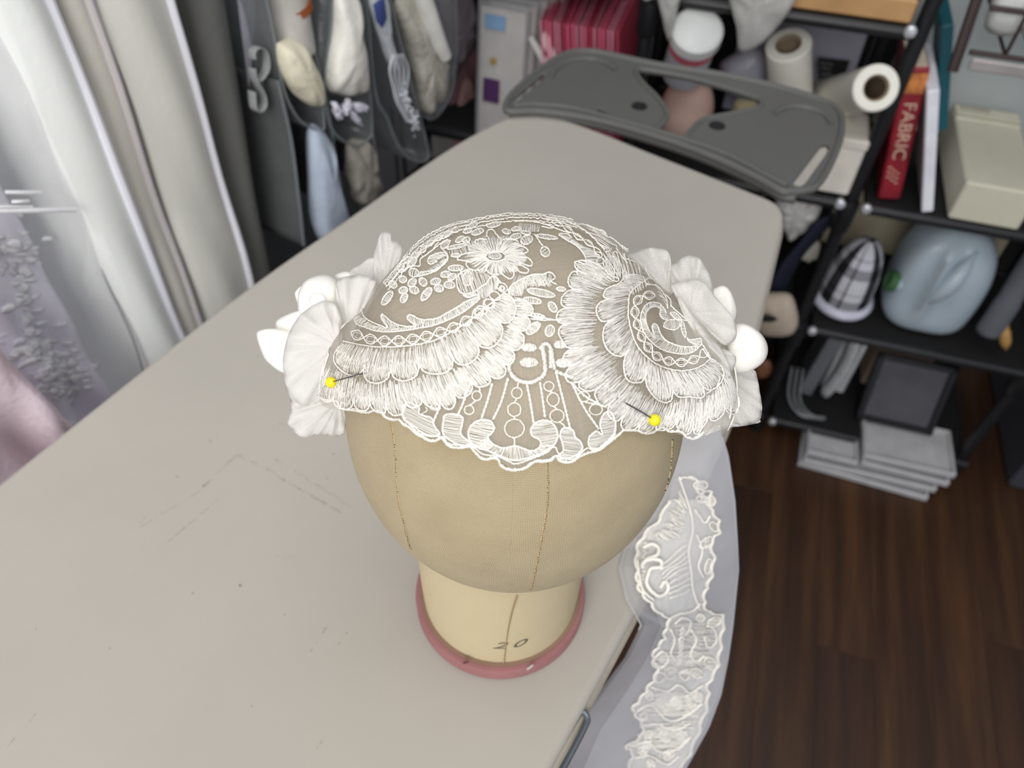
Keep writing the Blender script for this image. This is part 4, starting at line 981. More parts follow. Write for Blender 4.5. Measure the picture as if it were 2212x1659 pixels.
def vp(u, w, push=0.0):
    """u across 0..1, w along 0..1"""
    x = w * (len(ROWS) - 1); i = min(int(x), len(ROWS) - 2); t = x - i; t = t * t * (3 - 2 * t) * .5 + t * .5
    def row(r): 
        l, rr, a, b, c = r; px = np.array(l) * (1 - u) + np.array(rr) * u
        z = a * (1 - u) * (1 - 2 * u) + 4 * b * u * (1 - u) + c * u * (2 * u - 1); return px, z
    (p, z1), (q, z2) = row(ROWS[i]), row(ROWS[i + 1]); px = p * (1 - t) + q * t; z = z1 * (1 - t) + z2 * t
    pt = at_z(px[0], px[1], HB + z); d = CAM - pt; return pt + d / np.linalg.norm(d) * push
def sheet(name, mat, push, fold, ph, u0=0, u1=1, nu=34, nv=70):
    G = np.array([[vp(u0 + (u1 - u0) * j / (nu - 1), i / (nv - 1), push + fold * math.sin(9 * j / nu + ph + 2.2 * i / nv) * (.4 + .6 * i / nv)) for j in range(nu)] for i in range(nv)])
    m = MB(); m.grid(G); return m.build(name, mat, veil, angle=None)
VEIL = sheer('white tulle', (238, 238, 242), .36, noise_scale=14, trans=.4)
sheet('tulle_layer', VEIL, .001, .002, 0); sheet('tulle_layer', VEIL, -.004, .003, 1.5, .04, 1.0); sheet('tulle_layer', VEIL, .006, .003, 3.0, .22, .985); 
m = MB(); m.tube([vp(1.0, w, .001) for w in np.linspace(0, 1, 60)], .0009, 5); m.tube([vp(0.0, w, .001) for w in np.linspace(.27, .60, 40)], .0006, 5); m.build('rolled_edge', sheer('tulle edge', (232, 234, 240), .6), veil, angle=None)
# the lace edging lies on the veil: scalloped strip of corded motifs
def row_px(w):
    x = w * (len(ROWS) - 1); i = min(int(x), len(ROWS) - 2); t = x - i; t = t * t * (3 - 2 * t) * .5 + t * .5
    a = np.array(ROWS[i][0]) * (1 - t) + np.array(ROWS[i + 1][0]) * t; b = np.array(ROWS[i][1]) * (1 - t) + np.array(ROWS[i + 1][1]) * t
    return a, b
_ws = np.linspace(0, 1, 500); _ra = np.array([row_px(w)[0] for w in _ws]); _rb = np.array([row_px(w)[1] for w in _ws])
def inv(P):
    """photo pixel -> (u, w) on the veil"""
    out = []
    for p in np.asarray(P, float):
        d = _rb - _ra; u = np.sum((p - _ra) * d, 1) / np.sum(d * d, 1); e = np.linalg.norm(_ra + d * u[:, None] - p, axis=1); k = e.argmin(); out.append((u[k], _ws[k]))
    return np.array(out)
TILE['G'] = (1150, 950, 2.34)
LB = T('G', [(690, 300), (640, 400), (560, 480), (525, 560), (525, 650), (530, 720), (545, 770), (590, 820), (640, 880), (690, 905), (670, 960), (660, 1010), (620, 1060), (605, 1120), (632, 1170), (590, 1240), (560, 1290), (510, 1350), (520, 1390), (552, 1430), (545, 1500), (475, 1550), (505, 1580), (490, 1640), (480, 1740)])
RB = T('G', [(740, 195), (780, 188), (828, 200), (850, 270), (900, 258), (905, 350), (942, 400), (945, 470), (908, 520), (920, 600), (905, 700), (880, 760), (872, 830), (900, 872), (968, 890), (960, 980), (950, 1080), (930, 1170), (890, 1240), (892, 1310), (862, 1420), (822, 1530), (762, 1650), (700, 1740)])
_l, _r = inv(catmull(LB, 6)), inv(catmull(RB, 6)); _l = _l[_l[:, 1].argsort()]; _r = _r[_r[:, 1].argsort()]
W0, W1 = max(_l[0, 1], _r[0, 1]), min(_l[-1, 1], _r[-1, 1])
def ulim(w): return np.interp(w, _l[:, 1], _l[:, 0]), np.interp(w, _r[:, 1], _r[:, 0])
lc = MB(); lt = MB()
def vcu(P, r, push=.0066, closed=False, wob=.0015):
    P = np.asarray(P, float); P = P + rng.normal(0, 1, P.shape) * np.array([wob * 3, wob]) * .5; lc.tube(np.array([vp(np.clip(u, 0, 1), np.clip(w, 0, 1), push) for u, w in P]), r, 5, closed=closed)
def vcp(tile, L, r=.00068, push=.0066, closed=False): vcu(inv(catmull(T(tile, L), 6, closed)), r, push, closed, .0006)
def vt(a, b, r=.00040, push=.0058): W = np.array([vp(a[0] + (b[0] - a[0]) * k / 3, a[1] + (b[1] - a[1]) * k / 3, push + (.0006 if 0 < k < 3 else 0)) for k in range(4)]); lt.tube(W, r, 3, caps=False)
for B in (LB, RB):
    for off in (0, 3.5):
        P = catmull(B, 5); P = P + np.stack([3.2 * np.sin(np.arange(len(P)) * 1.3) + (off if B is LB else -off), 2.2 * np.cos(np.arange(len(P)) * 1.3)], 1); vcu(inv(P), .00062 if off == 0 else .0005, .0062, wob=.0004)
for L, r in (([(560, 545), (600, 525), (636, 545), (630, 582), (580, 602), (552, 640)], .0013), ([(556, 650), (560, 620), (605, 602), (650, 612), (648, 642), (600, 650), (585, 680), (578, 722), (600, 762), (640, 790), (678, 772), (688, 735), (668, 718), (648, 748)], .0014),
             ([(530, 600), (540, 680), (560, 760), (620, 815)], .0008), ([(740, 190), (790, 330), (812, 450), (790, 560), (802, 660), (812, 760), (850, 860)], .0008), ([(820, 350), (870, 420), (900, 380)], .0008), ([(830, 480), (860, 560), (840, 640), (870, 700)], .0007),
             ([(690, 910), (740, 880), (800, 870), (850, 830)], .0008), ([(700, 960), (720, 1010), (700, 1080), (730, 1120)], .0009), ([(720, 930), (760, 900), (800, 920), (780, 980), (740, 1010), (760, 1060)], .0008), ([(800, 960), (830, 1010), (800, 1080), (830, 1120), (870, 1090)], .0009),
             ([(620, 1100), (660, 1070), (690, 1110), (650, 1150), (620, 1130)], .0008), ([(880, 940), (920, 960), (930, 1020), (890, 1050), (870, 1000)], .0007), ([(600, 1250), (680, 1270), (740, 1240), (800, 1280), (860, 1240)], .0008), ([(530, 1370), (600, 1340), (660, 1400), (720, 1420), (800, 1380), (860, 1330)], .0009), ([(560, 1440), (640, 1440), (720, 1470), (800, 1430)], .0008), ([(490, 1550), (580, 1530), (650, 1580), (740, 1560), (800, 1500)], .0009), ([(520, 1610), (600, 1600), (680, 1640), (740, 1600)], .0008)):
    vcp('G', L, r)
for k in range(9): a, b = inv(T('G', [(640 + 7 * k, 640 + 20 * k), (780 + 3 * k, 530 + 28 * k)])); vcu(catmull([a, (a + b) / 2, b], 4), .0005)
for k in range(2): t = np.linspace(0, 1, 40); q = T('G', np.stack([760 - 18 * t + (9 if k else -9) * np.sin(t * 26), 950 + 190 * t], 1)); vcu(inv(q), .0007)
for cx_, cy_, a_, b_ in ((850, 230, 22, 34), (900, 310, 26, 26), (860, 300, 16, 30), (920, 440, 18, 28), (880, 520, 20, 40), (890, 640, 16, 40), (920, 920, 34, 22), (850, 900, 20, 20), (900, 1130, 24, 36), (640, 1200, 30, 24), (700, 1180, 26, 30), (770, 1190, 26, 22), (830, 1180, 24, 30), (590, 1290, 26, 18), (650, 1330, 26, 24), (730, 1330, 30, 24), (800, 1320, 24, 34), (560, 1400, 24, 18), (840, 1300, 18, 26), (590, 1500, 30, 20), (670, 1500, 30, 26), (760, 1500, 30, 22), (560, 1570, 26, 20), (690, 1590, 30, 22), (600, 1640, 26, 18)):
    t = np.linspace(0, 2 * PI, 11)[:-1]; ro = rng.uniform(0, 3); vcp('G', np.stack([cx_ + a_ * np.cos(t) * math.cos(ro) - b_ * np.sin(t) * math.sin(ro), cy_ + a_ * np.cos(t) * math.sin(ro) + b_ * np.sin(t) * math.cos(ro)], 1), .0006, closed=True)
    for q in range(9): a, b = inv(T('G', [(cx_ - a_ * .8, cy_ + b_ * .16 * (q - 4)), (cx_ + a_ * .8, cy_ + b_ * .16 * (q - 4))])); vt(a, b)
for (x0, y0), (x1, y1), (x2, y2), (x3, y3), n in (((655, 430), (740, 240), (770, 470), (785, 330), 60), ((600, 470), (680, 440), (650, 520), (770, 490), 40), ((560, 500), (540, 700), (590, 520), (570, 700), 30), ((620, 1080), (610, 1160), (900, 1060), (880, 1200), 80), ((560, 1290), (520, 1390), (860, 1260), (850, 1400), 80), ((550, 1440), (490, 1560), (830, 1420), (790, 1560), 80), ((700, 930), (680, 1040), (940, 920), (930, 1060), 60)):
    for q in range(n):
        t = q / (n - 1) + rng.normal(0, .01); P = T('G', [(x0 + (x1 - x0) * t, y0 + (y1 - y0) * t), (x2 + (x3 - x2) * t, y2 + (y3 - y2) * t)]); P = P[0] + (P[1] - P[0]) * np.sort(rng.uniform(0, 1, 2))[:, None]; a, b = inv(P); vt(a, b)
edging = lc.build('lace_edging', CORDM, veil, angle=None)
lt.build('stitching', THRM, edging, angle=None)['kind'] = 'stuff'
nu, nv = 26, 90; G = np.zeros((nv, nu, 3))
for i in range(nv):
    w = W0 + (W1 - W0) * i / (nv - 1); l, r_ = ulim(w)
    for j in range(nu): G[i, j] = vp(l + (r_ - l) * j / (nu - 1), w, .0030 + .0008 * math.sin(j * 1.7 + i * .9) + .0006 * math.sin(i * 1.3))
m = MB(); m.grid(G); m.build('lace_ground', lace_mat('lace edging ground', (246, 244, 238), 260, .1, 1.1, .3, .45), edging, angle=None)
# ================================================================== left: hanging garments on a rail
CLOTHW = pm('white garment bag cloth', (240, 242, 238), .8, var=.02, scale=8, bump=.25, bscale=160, Subsurface_Weight=.1)
CLOTHB = pm('beige garment bag cloth', (214, 210, 200), .85, var=.03, scale=8, bump=.25, bscale=160)
CLOTHG = pm('grey garment bag cloth', (214, 213, 204), .85, var=.03, scale=8, bump=.25, bscale=160)
CLOTHD = pm('dark grey garment bag cloth', (104, 104, 100), .8, var=.06, scale=10, bump=.25, bscale=140)
PIPE = pm('white bag piping', (238, 238, 246), .7, var=.02, bump=.2, bscale=500)
PIPEM = pm('mauve grey bag piping', (204, 198, 198), .7, var=.02, bump=.2, bscale=500)
rail = MB(ML); rail.cyl((-.6, .86, 1.78), (1.15, .86, 1.78), .012, 14)
for x in (-.55, 1.1): rail.cyl((x, .86, 0), (x, .86, 1.78), .012, 12)
tag(rail.build('clothes_rail', pm('chrome tube', (190, 192, 196), .2, .9, bump=0)), 'metal clothes rail carrying the garment bags at the left', 'clothes rail')
def bag(label, x0, x1, yf, depth, mat, pipes, group, lean=0.0, seed=0, bul=.012, z0=.14, z1=1.64):
    t = thing('garment_bag', label, 'garment bag', (ML[:3, :3] @ np.array([(x0 + x1) / 2, yf + depth / 2, z0])), group)
    nz, w = 44, x1 - x0; sec = []
    for a in np.linspace(0, 1, 9): sec.append((x0 + w * a, yf - bul * math.sin(PI * a) * 1.0))
    for a in np.linspace(0, 1, 7)[1:]: sec.append((x1 + .006 * math.sin(PI * a), yf + depth * a))
    for a in np.linspace(0, 1, 5)[1:]: sec.append((x1 - w * a, yf + depth))
    for a in np.linspace(0, 1, 7)[1:-1]: sec.append((x0 - .006 * math.sin(PI * a), yf + depth * (1 - a)))
    sec = np.array(sec); cy = yf + depth / 2; G = np.zeros((nz, len(sec), 3))
    for i in range(nz):
        z = z0 + (z1 - z0) * i / (nz - 1); k = 1 - .72 * max(0, (z - 1.5) / .14) ** 1.5 if z > 1.5 else 1
        wv = .0008 * math.sin(z * 11 + seed) + .0006 * math.sin(z * 27 + seed * 2)
        G[i, :, 0] = sec[:, 0] + wv + lean * (max(z, .70) - .74) +   .0009 * np.sin(z * 31 + sec[:, 1] * 60 + seed)
        G[i, :, 1] = cy + (sec[:, 1] - cy) * k +   .0018 * np.sin(z * 17 + sec[:, 0] * 120 + seed); G[i, :, 2] = z
    m = MB(ML); m.grid(G, closed_u=True); m.put(G[0], [tuple(range(len(sec)))[::-1]]); m.put(G[-1], [tuple(range(len(sec)))])
    m.build('bag_body', mat, t, angle=60)
    for which, pm_, r in pipes:
        m = MB(ML); q = G[:, 0 if which == 'l' else 8].copy(); q[:, 1] -= .002; m.tube(q, r, 8); m.build('piping', pm_, t)
    m = MB(ML); xm = (x0 + x1) / 2 + lean * .9; m.tube(catmull([(xm, .86, z1 - .01), (xm, .86, 1.74), (xm, .845, 1.79), (xm, .86, 1.796), (xm, .877, 1.785)], 6), .0018, 6); m.build('hanger_hook', STEEL, t)
    return t
GB = 'garment bags on the rail'
bag('white cloth garment bag with a thick white edge, next to the plastic covered gown', .322, .366, .628, .40, CLOTHW, [('r', PIPE, .0046)], GB, .02, 1, .008)
bag('narrow beige garment bag between the white one and the wide grey one', .374, .398, .634, .40, CLOTHB, [('r', PIPEM, .0040)], GB, .03, 2, .004)
bag('wide pale grey garment bag with a white edge on its far side', .408, .480, .630, .40, CLOTHG, [('r', PIPE, .0042)], GB, .02, 3.1, .010)
bag('dark grey garment bag hanging last, beside the pocket organiser', .492, .540, .655, .36, CLOTHD, [], GB, .11, 4, .016)
m = MB(ML); L = [lp(x, y, .66) for x, y in ((510, -20), (548, -20), (553, 30), (545, 120), (538, 190), (524, 90))]; m.pillow(np.array(L), .004, 4)
tag(m.build('lining_cloth', pm('lavender grey lining', (150, 148, 158), .8)), 'lavender grey lining cloth showing behind the dark garment bag', 'cloth')
# lace gown ------------------------------------------------------------------
gown = thing('lace_gown', 'white lace gown inside the clear plastic cover at far left', 'gown', ML[:3, :3] @ np.array([.1, .70, .2]))
GOWN = pm('lavender white lace cloth', (236, 232, 244), .75, var=.04, scale=40, bump=.2, bscale=140, bdist=.002)
nu, nv = 90, 60; G = np.zeros((nv, nu, 3))
def gown_pt(x, z, push=0.0):
    fold = .020 * math.sin(x * 52 + 1.2 * math.sin(z * 5)) + .010 * math.sin(x * 117 + z * 4) + .004 * math.sin(z * 60 + x * 90)
    return np.array([x + .05 * (z - .9), .672 + fold * .8 - push, z])
for i in range(nv):
    for j in range(nu): G[i, j] = gown_pt(-.16 + .455 * j / (nu - 1), .2 + 1.2 * i / (nv - 1))
m = MB(ML); m.slab(G, .002); m.build('skirt', GOWN, gown, angle=None)
APPL = pm('white lace applique', (248, 246, 252), .7, bump=.3, bscale=600, bdist=.002)
m = MB(ML)
for k in range(620):
    band = rng.choice(3, p=[.5, .3, .2]); s_ = rng.uniform(0, 1)
    if band == 0: x, z = .16 + .07 * math.sin(s_ * 9) + rng.normal(0, .025), .72 + .34 * s_
    elif band == 1: x, z = .25 + .02 * math.sin(s_ * 12) + rng.normal(0, .012), .70 + .28 * s_
    else: x, z = rng.uniform(-.1, .3), .66 + .5 * s_
    c = gown_pt(x, z, .0022); a, b = rng.uniform(.004, .009), rng.uniform(.003, .008); t = np.linspace(0, 2 * PI, 8)[:-1]; ro = rng.uniform(0, 3)
    m.pillow(np.stack([c[0] + a * np.cos(t + ro), np.full(7, c[1]) + .001 * np.sin(2 * t), c[2] + b * np.sin(t)], 1), .0007, 2, normal=(0, -1, 0))
m.build('lace_applique', APPL, gown, angle=None)['kind'] = 'stuff'
# pink tulle gown
pink = thing('pink_tulle_gown', 'pale pink tulle gown with puffed folds at the lower left corner', 'gown', ML[:3, :3] @ np.array([.05, .62, .2]))
PINK = pm('pale pink tulle', (236, 212, 219), .85, var=.05, scale=30, bump=.4, bscale=120, bdist=.003, Subsurface_Weight=.1)
EP = np.array([lp(x, y, .585) for x, y in ((-80, 660), (-30, 700), (0, 730), (40, 790), (90, 850), (140, 905), (185, 938), (230, 962), (300, 990))]); EP = EP[EP[:, 2].argsort()]
G = np.zeros((60, 80, 3))
for i in range(60):
    z = .35 + (EP[-1, 2] - .35) * i / 59; xr = np.interp(z, EP[:, 2], EP[:, 0])
    for j in range(80):
        u = j / 79; x = -.32 + (xr + .32) * u; d = (xr - x)
        fl_ = .013 * math.sin(d * 95 + 5 * z) + .008 * math.sin(d * 48 - 26 * z) + .004 * math.sin(d * 170 + z * 60)
        G[i, j] = (x, .590 + fl_ + .016 * u ** 6, z)
m = MB(ML); m.slab(G, .002); m.build('skirt', PINK, pink, angle=None)
# clear plastic cover
FILM = sheer('clear plastic film', (236, 238, 246), .10, gloss=1.0, rough=.16, trans=.5)
cov = thing('plastic_garment_cover', 'clear glossy plastic cover over the lace gown', 'garment cover', ML[:3, :3] @ np.array([.1, .64, .45]))
G = np.zeros((50, 60, 3))
for i in range(50):
    z = .45 + .95 * i / 49
    for j in range(60):
        u = j / 59; xe = .313 + .113 * (z - .741) * .9; x = -.2 + (xe + .2) * u
        G[i, j] = (x, .636 - .010 * math.sin(PI * u) + .004 * math.sin(x * 70 + z * 20) + .003 * math.sin(z * 47 - x * 60), z)
m = MB(ML); m.grid(G); m.build('film', FILM, cov, angle=None)
m = MB(ML); m.tube(G[:, 59], .0012, 6); m.build('side_seam', pm('plastic seam', (150, 152, 154), .3, bump=0), cov)
WELD = pm('shiny weld line', (244, 244, 250), .2, bump=0)
for (a, b, r) in (((12, 415), (88, 416), .0016), ((25, 436), (62, 434), .0014), ((-20, 456), (163, 453), .0022), ((-10, 446), (70, 446), .0010)):
    m = MB(ML); m.tube([lp(a[0] + (b[0] - a[0]) * t, a[1] + (b[1] - a[1]) * t, .622 - .002 * math.sin(3 * t)) for t in np.linspace(0, 1, 8)], r, 6); m.build('weld_line', WELD, cov)

# ================================================================== hanging pocket organiser
org = thing('hanging_pocket_organiser', 'grey hanging organiser with clear U shaped pockets behind the board', 'organiser', ML[:3, :3] @ np.array([.75, .66, .4]))
VINYL = sheer('smoky vinyl', (150, 156, 158), .28, gloss=.8, rough=.25, trans=.4)
FELT = pm('grey felt', (86, 88, 88), .9, bump=.3, bscale=500)
EDGE = sheer('vinyl edge', (176, 184, 186), .75, gloss=1.0, rough=.2)
def channel(name, L, y0, y1, mat, rim=.0014, closed=False, parent=org, n=6):
    P = catmull(np.array(L, float), n, closed); A = np.array([lp(x, y, y0) for x, y in P])
    G = np.stack([A + np.array([0, (y1 - y0) * k / 4, 0]) for k in range(5)]); m = MB(ML); m.slab(G, .0012); o = m.build(name, mat, parent, angle=None)
    if rim: m = MB(ML); m.tube(A, rim, 6); m.build('rim', EDGE, o)
    return o
channel('pocket', [(569, -30), (590, 70), (604, 150), (617, 205), (640, 250), (664, 272), (694, 283), (700, 262), (690, 150), (660, 60), (634, -30)], .62, .92, VINYL)
channel('pocket', [(722, -30), (714, 70), (702, 160), (705, 230), (718, 280), (745, 306), (772, 316), (797, 300), (804, 280), (798, 190), (782, 90), (768, -30)], .62, .92, VINYL)
channel('pocket', [(792, -30), (800, 90), (813, 208), (837, 256), (858, 310), (880, 338), (905, 350), (926, 336), (912, 270), (880, 150), (836, -30)], .62, .92, VINYL)
channel('pocket', [(846, -30), (884, 120), (912, 240), (940, 255), (975, 200), (985, 120), (985, -30)], .66, .95, VINYL, .0012)
channel('divider', [(600, 175), (628, 300), (645, 430), (656, 530)], .62, .92, FELT, .0020)
channel('divider', [(707, 210), (722, 320), (744, 450)], .625, .92, FELT, .0016)
channel('divider', [(806, 290), (814, 350), (822, 400)], .625, .92, FELT, .0012)
m = MB(ML); m.box((.80, .955, .95), (.52, .012, 1.3), bev=.003); m.build('back_panel', FELT, org)
# felt strap loop
L = [(553, 130), (553, 112), (566, 104), (580, 116), (583, 150), (566, 175), (556, 168), (553, 150), (558, 175), (574, 205), (577, 228), (567, 242), (556, 236), (552, 200)]
channel('strap_loop', L, .625, .636, pm('light grey felt', (150, 152, 152), .9), 0)
def lpuff(name, label, cat, L, perp, th, mat, wob=.002, k=5, sub=None):
    P = catmull(np.array(L, float), 5, True); W = np.array([lp(x, y, perp) for x, y in P]); m = MB(ML); m.pillow(W, th, 8, wob, k, normal=(-.25, -1, 0))
    if name is None: return m
    return tag(m.build(name, mat, angle=None), label, cat)
CREAM = pm('cream satin cloth', (226, 220, 196), .55, var=.08, scale=25, bump=.5, bscale=60, bdist=.004)
WHITE = pm('white satin cloth', (232, 230, 220), .5, var=.05, scale=25, bump=.5, bscale=60, bdist=.004)
o = thing('rolled_cloth', 'cream rolled cloth with an orange core in the leftmost clear pocket', 'cloth roll', ML[:3, :3] @ lp(650, 230, .68))
lpuff(None, '', '', [(598, 100), (612, 88), (640, 84), (662, 110), (688, 170), (694, 222), (684, 232), (655, 220), (625, 190), (605, 150)], .618, .022, CREAM).build('cloth', CREAM, o, angle=None)
a, b = lp(612, -60, .63), lp(642, 110, .63); m = MB(ML); m.cyl(a, b, .021, 20); m.build('paper_tube', pm('grey white paper tube', (186, 182, 176), .7), o); a2 = lp(627, 6, .63); b2 = lp(633, 22, .63); m = MB(ML); m.cyl(a2, b2, .0225, 20); m.build('core', pm('orange cardboard', (150, 78, 34), .8), o)
lpuff('satin_bundle', 'white satin bundle filling the second clear pocket', 'cloth bundle', [(724, -20), (720, 70), (706, 150), (710, 195), (735, 206), (765, 205), (787, 192), (782, 110), (770, 40), (765, -20)], .618, .024, WHITE)
for k, (x, y, a, b, ro) in enumerate(((728, 240, 8, 22, -15), (748, 232, 7, 20, 20), (778, 232, 17, 11, 10), (768, 255, 7, 18, -35))):
    t = np.linspace(0, 2 * PI, 9)[:-1]; R = math.radians(ro); L = [(x + a * math.cos(q) * math.cos(R) - b * math.sin(q) * math.sin(R), y + a * math.cos(q) * math.sin(R) + b * math.sin(q) * math.cos(R)) for q in t]
    lpuff('satin_petal_trim', ('narrow pearl petal lowest on the left of the second pocket', 'pale slim petal in the middle of the second pocket', 'round lavender white petal at the right of the second pocket', 'lavender stem petal under the round one in the second pocket')[k], 'trim', L, .600, .006, pm('lavender satin', (206, 204, 216), .45))
lpuff('blue_label_packet', 'white packet with a blue mark at the top of the third pocket', 'packet', [(798, -20), (832, -20), (840, 40), (850, 110), (862, 150), (846, 150), (822, 90), (805, 40)], .616, .008, pm('blue patch packet', (196, 202, 206), .5))
m = MB(ML); L = [(806, 10), (830, -10), (836, 40), (826, 62), (812, 45)]; m.pillow(np.array([lp(x, y, .604) for x, y in L]), .003, 3, normal=(0, -1, 0)); m.build('blue_patch', pm('blue ink', (58, 74, 132), .6), bpy.data.objects['blue_label_packet'])
cr = thing('crystal_trim', 'string of clear crystal trim hanging in the third pocket', 'trim', ML[:3, :3] @ lp(865, 220, .65))
CRY = pm('clear crystal', (214, 218, 224), .12, bump=0, var=.1)
for q in range(5):
    L = [(850 + q * 5, 118), (842 + 10 * q, 150), (850 + 7 * q, 190), (858 + 5 * q, 222), (880 + q * 2, 262)]; m = MB(ML); m.tube([lp(x, y, .606 + .003 * q) for x, y in catmull(np.array(L, float), 6)], .0016, 5); m.build('strand', CRY, cr)
m = MB(ML)
for q in range(60):
    u = rng.uniform(); c = lp(868 + 34 * u + rng.normal(0, 5), 185 + 95 * u + rng.normal(0, 8), .606 + rng.uniform(0, .01)); r = rng.uniform(.0015, .0035); m.lathe([(0, -r), (r, 0), (0, r)], 6, c, caps=False)
m.build('crystals', CRY, cr, smooth=False)['kind'] = 'stuff'
lpuff('lace_bundle', 'off white lace bundle in the rightmost clear pocket', 'cloth bundle', [(856, 10), (880, -20), (905, 30), (930, 90), (962, 140), (966, 195), (945, 230), (915, 245), (902, 200), (880, 110)], .640, .022, pm('dull cream lace', (186, 182, 170), .85, var=.15, scale=50, bump=.8, bscale=120, bdist=.004), .004, 7)
m = MB(ML); m.tube([lp(x, y, .618) for x, y in ((900, -40), (925, 30), (946, 90), (962, 122))], [.013, .013, .012, .009], 14); tag(m.build('boning_roll', pm('bright white boning', (240, 240, 232), .4, bump=0)), 'bright white smooth roll standing in the rightmost clear pocket', 'roll')
lpuff('pale_blue_cloth', 'pale blue white cloth hanging below the leftmost pocket', 'cloth', [(668, 275), (700, 285), (715, 320), (735, 420), (752, 520), (690, 520), (672, 420)], .625, .02, pm('pale blue cloth', (182, 194, 210), .7, bump=.4, bscale=40, bdist=.004), .003, 4)
lpuff('beige_strip_bundle', 'beige strips folded below the second pocket', 'cloth', [(752, 305), (800, 305), (812, 360), (822, 420), (770, 440), (752, 380)], .63, .016, pm('beige strips', (150, 146, 136), .8, var=.3, scale=60, bump=.5, bscale=60), .004, 6)
lpuff('white_tissue_packet', 'clear bag of lilac tissue beside the rightmost pocket', 'packet', [(948, -20), (1015, -20), (1028, 60), (1022, 95), (985, 140), (966, 120), (952, 60)], .74, .02, pm('lilac tissue', (176, 166, 174), .6, bump=.5, bscale=60, bdist=.004), .003, 6)
lpuff('mauve_cloth_packet', 'mauve pink cloth folded in a clear bag', 'cloth', [(1030, 95), (1036, 200), (1046, 330), (1000, 330), (962, 250), (985, 170), (1005, 125)], .765, .02, pm('mauve cloth', (140, 104, 112), .75, var=.15, scale=14, bump=.4, bscale=60), .002, 5)
lpuff('salmon_cloth', 'salmon pink cloth below the mauve cloth in the clear bag', 'cloth', [(985, 240), (1012, 165), (1040, 240), (1052, 330), (985, 340)], .745, .012, pm('salmon cloth', (178, 138, 134), .75, bump=.4, bscale=60), .002, 5)

# ================================================================== the black storage racks
BLK = pm('black rack plastic', (26, 27, 30), .42, var=.05, bump=.1, bscale=500, bdist=.0003)
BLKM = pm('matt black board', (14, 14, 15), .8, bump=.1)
CHR = pm('silver end cap', (226, 228, 234), .28, .6, bump=0)
TIERS = (.060, .338, .620, .904)
def rack(label, x0, x1, depth, tiers=TIERS, capx=None, postx=None, top=1.25, back=True):
    t = thing('storage_rack', label, 'shelf', s2w((x0 + x1) / 2, depth / 2, 0))
    for z in tiers:
        m = MB(MS); m.box(((x0 + x1) / 2, depth / 2 + .006, z - .010), (x1 - x0, depth - .012, .012), bev=.002); m.build('shelf_panel', BLKM, t)
        for y in (0.004, depth - .004):
            m = MB(MS); m.cyl((x0 - .004, y, z - .010), (x1 + .004, y, z - .010), .0095, 12); m.build('shelf_rail', BLK, t)
        if True:
            for x in (capx if capx is not None else (x0, x1)):
                m = MB(MS); m.lathe([(0, -.008), (.006, -.007), (.0085, -.003), (.0085, .004), (.006, .007), (0, .008)], 14, (x, -.006, z - .004), R=rotm('X', 90), caps=False); m.build('end_cap', CHR, t)
    for x in (postx or (x0 + .002, x1 - .002)):
        for y in (.020, depth - .02):
            m = MB(MS); m.cyl((x, y, .0), (x, y, top), .0115, 14)
            m.build('post', BLK, t)
            for z in tiers:
                m = MB(MS); m.lathe([(.0117, -.075), (.0165, -.068), (.0175, -.02), (.0165, -.012), (.0117, -.01)], 14, (x, y, z), caps=False); m.build('collar', BLK, t)
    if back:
        m = MB(MS); m.box(((x0 + x1) / 2, depth + .004, top / 2), (x1 - x0 + .02, .006, top), bev=.001); m.build('back_panel', BLKM, t)  # black sheet added to stand in for the shade behind the shelves
    return t
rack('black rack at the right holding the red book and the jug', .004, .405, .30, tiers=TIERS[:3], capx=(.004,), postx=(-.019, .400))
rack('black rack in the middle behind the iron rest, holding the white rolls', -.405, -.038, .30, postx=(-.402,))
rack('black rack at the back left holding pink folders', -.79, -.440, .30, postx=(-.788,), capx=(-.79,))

def sbox(name, label, cat, x, y, z, mat, rz=0, ry=0, rx=0, bev=.002, group=None, build=True):
    R = rotm('Z', rz) @ rotm('Y', ry) @ rotm('X', rx); c = np.array([(x[0] + x[1]) / 2, (y[0] + y[1]) / 2, z[0]]); s = np.array([x[1] - x[0], y[1] - y[0], z[1] - z[0]])
    m = MB(MS); m.box(c + R @ np.array([0, 0, s[2] / 2]), s, R, bev)
    if not build: return m, c, R, s
    return tag(m.build(name, mat), label, cat, group)
# --- red book -------------------------------------------------------------
bk_ = thing('red_book', 'red book with FABRIC on its spine on the right rack', 'book', s2w(.036, .01, .62))
def book_mat():
    t = NT('red book cloth'); v = t.coord(); n = t.noise(v, 18, 3)
    t.color(t.ramp(n, [(.3, lin((112, 24, 34))), (.55, lin((150, 34, 46))), (.75, lin((170, 62, 62)))])); t.set(Roughness=.35); return t.m
BR = rotm('Y', -10) @ rotm('X', -4); bc = np.array([.038, .022, .622])
def bkpt(V): return np.asarray(V) @ BR.T + bc
m = MB(MS); V, s_ = None, None
m.box(bkpt([(0, .075, .108)])[0], (.034, .15, .216), BR, .003); m.build('cover', book_mat(), bk_)
m = MB(MS); m.box(bkpt([(0, .077, .2165)])[0], (.027, .142, .003), BR); m.build('pages', pm('book pages', (206, 196, 176), .8), bk_)
V, Fc = text_mesh('FABRIC', .0295, .0004, 0, 1.0)
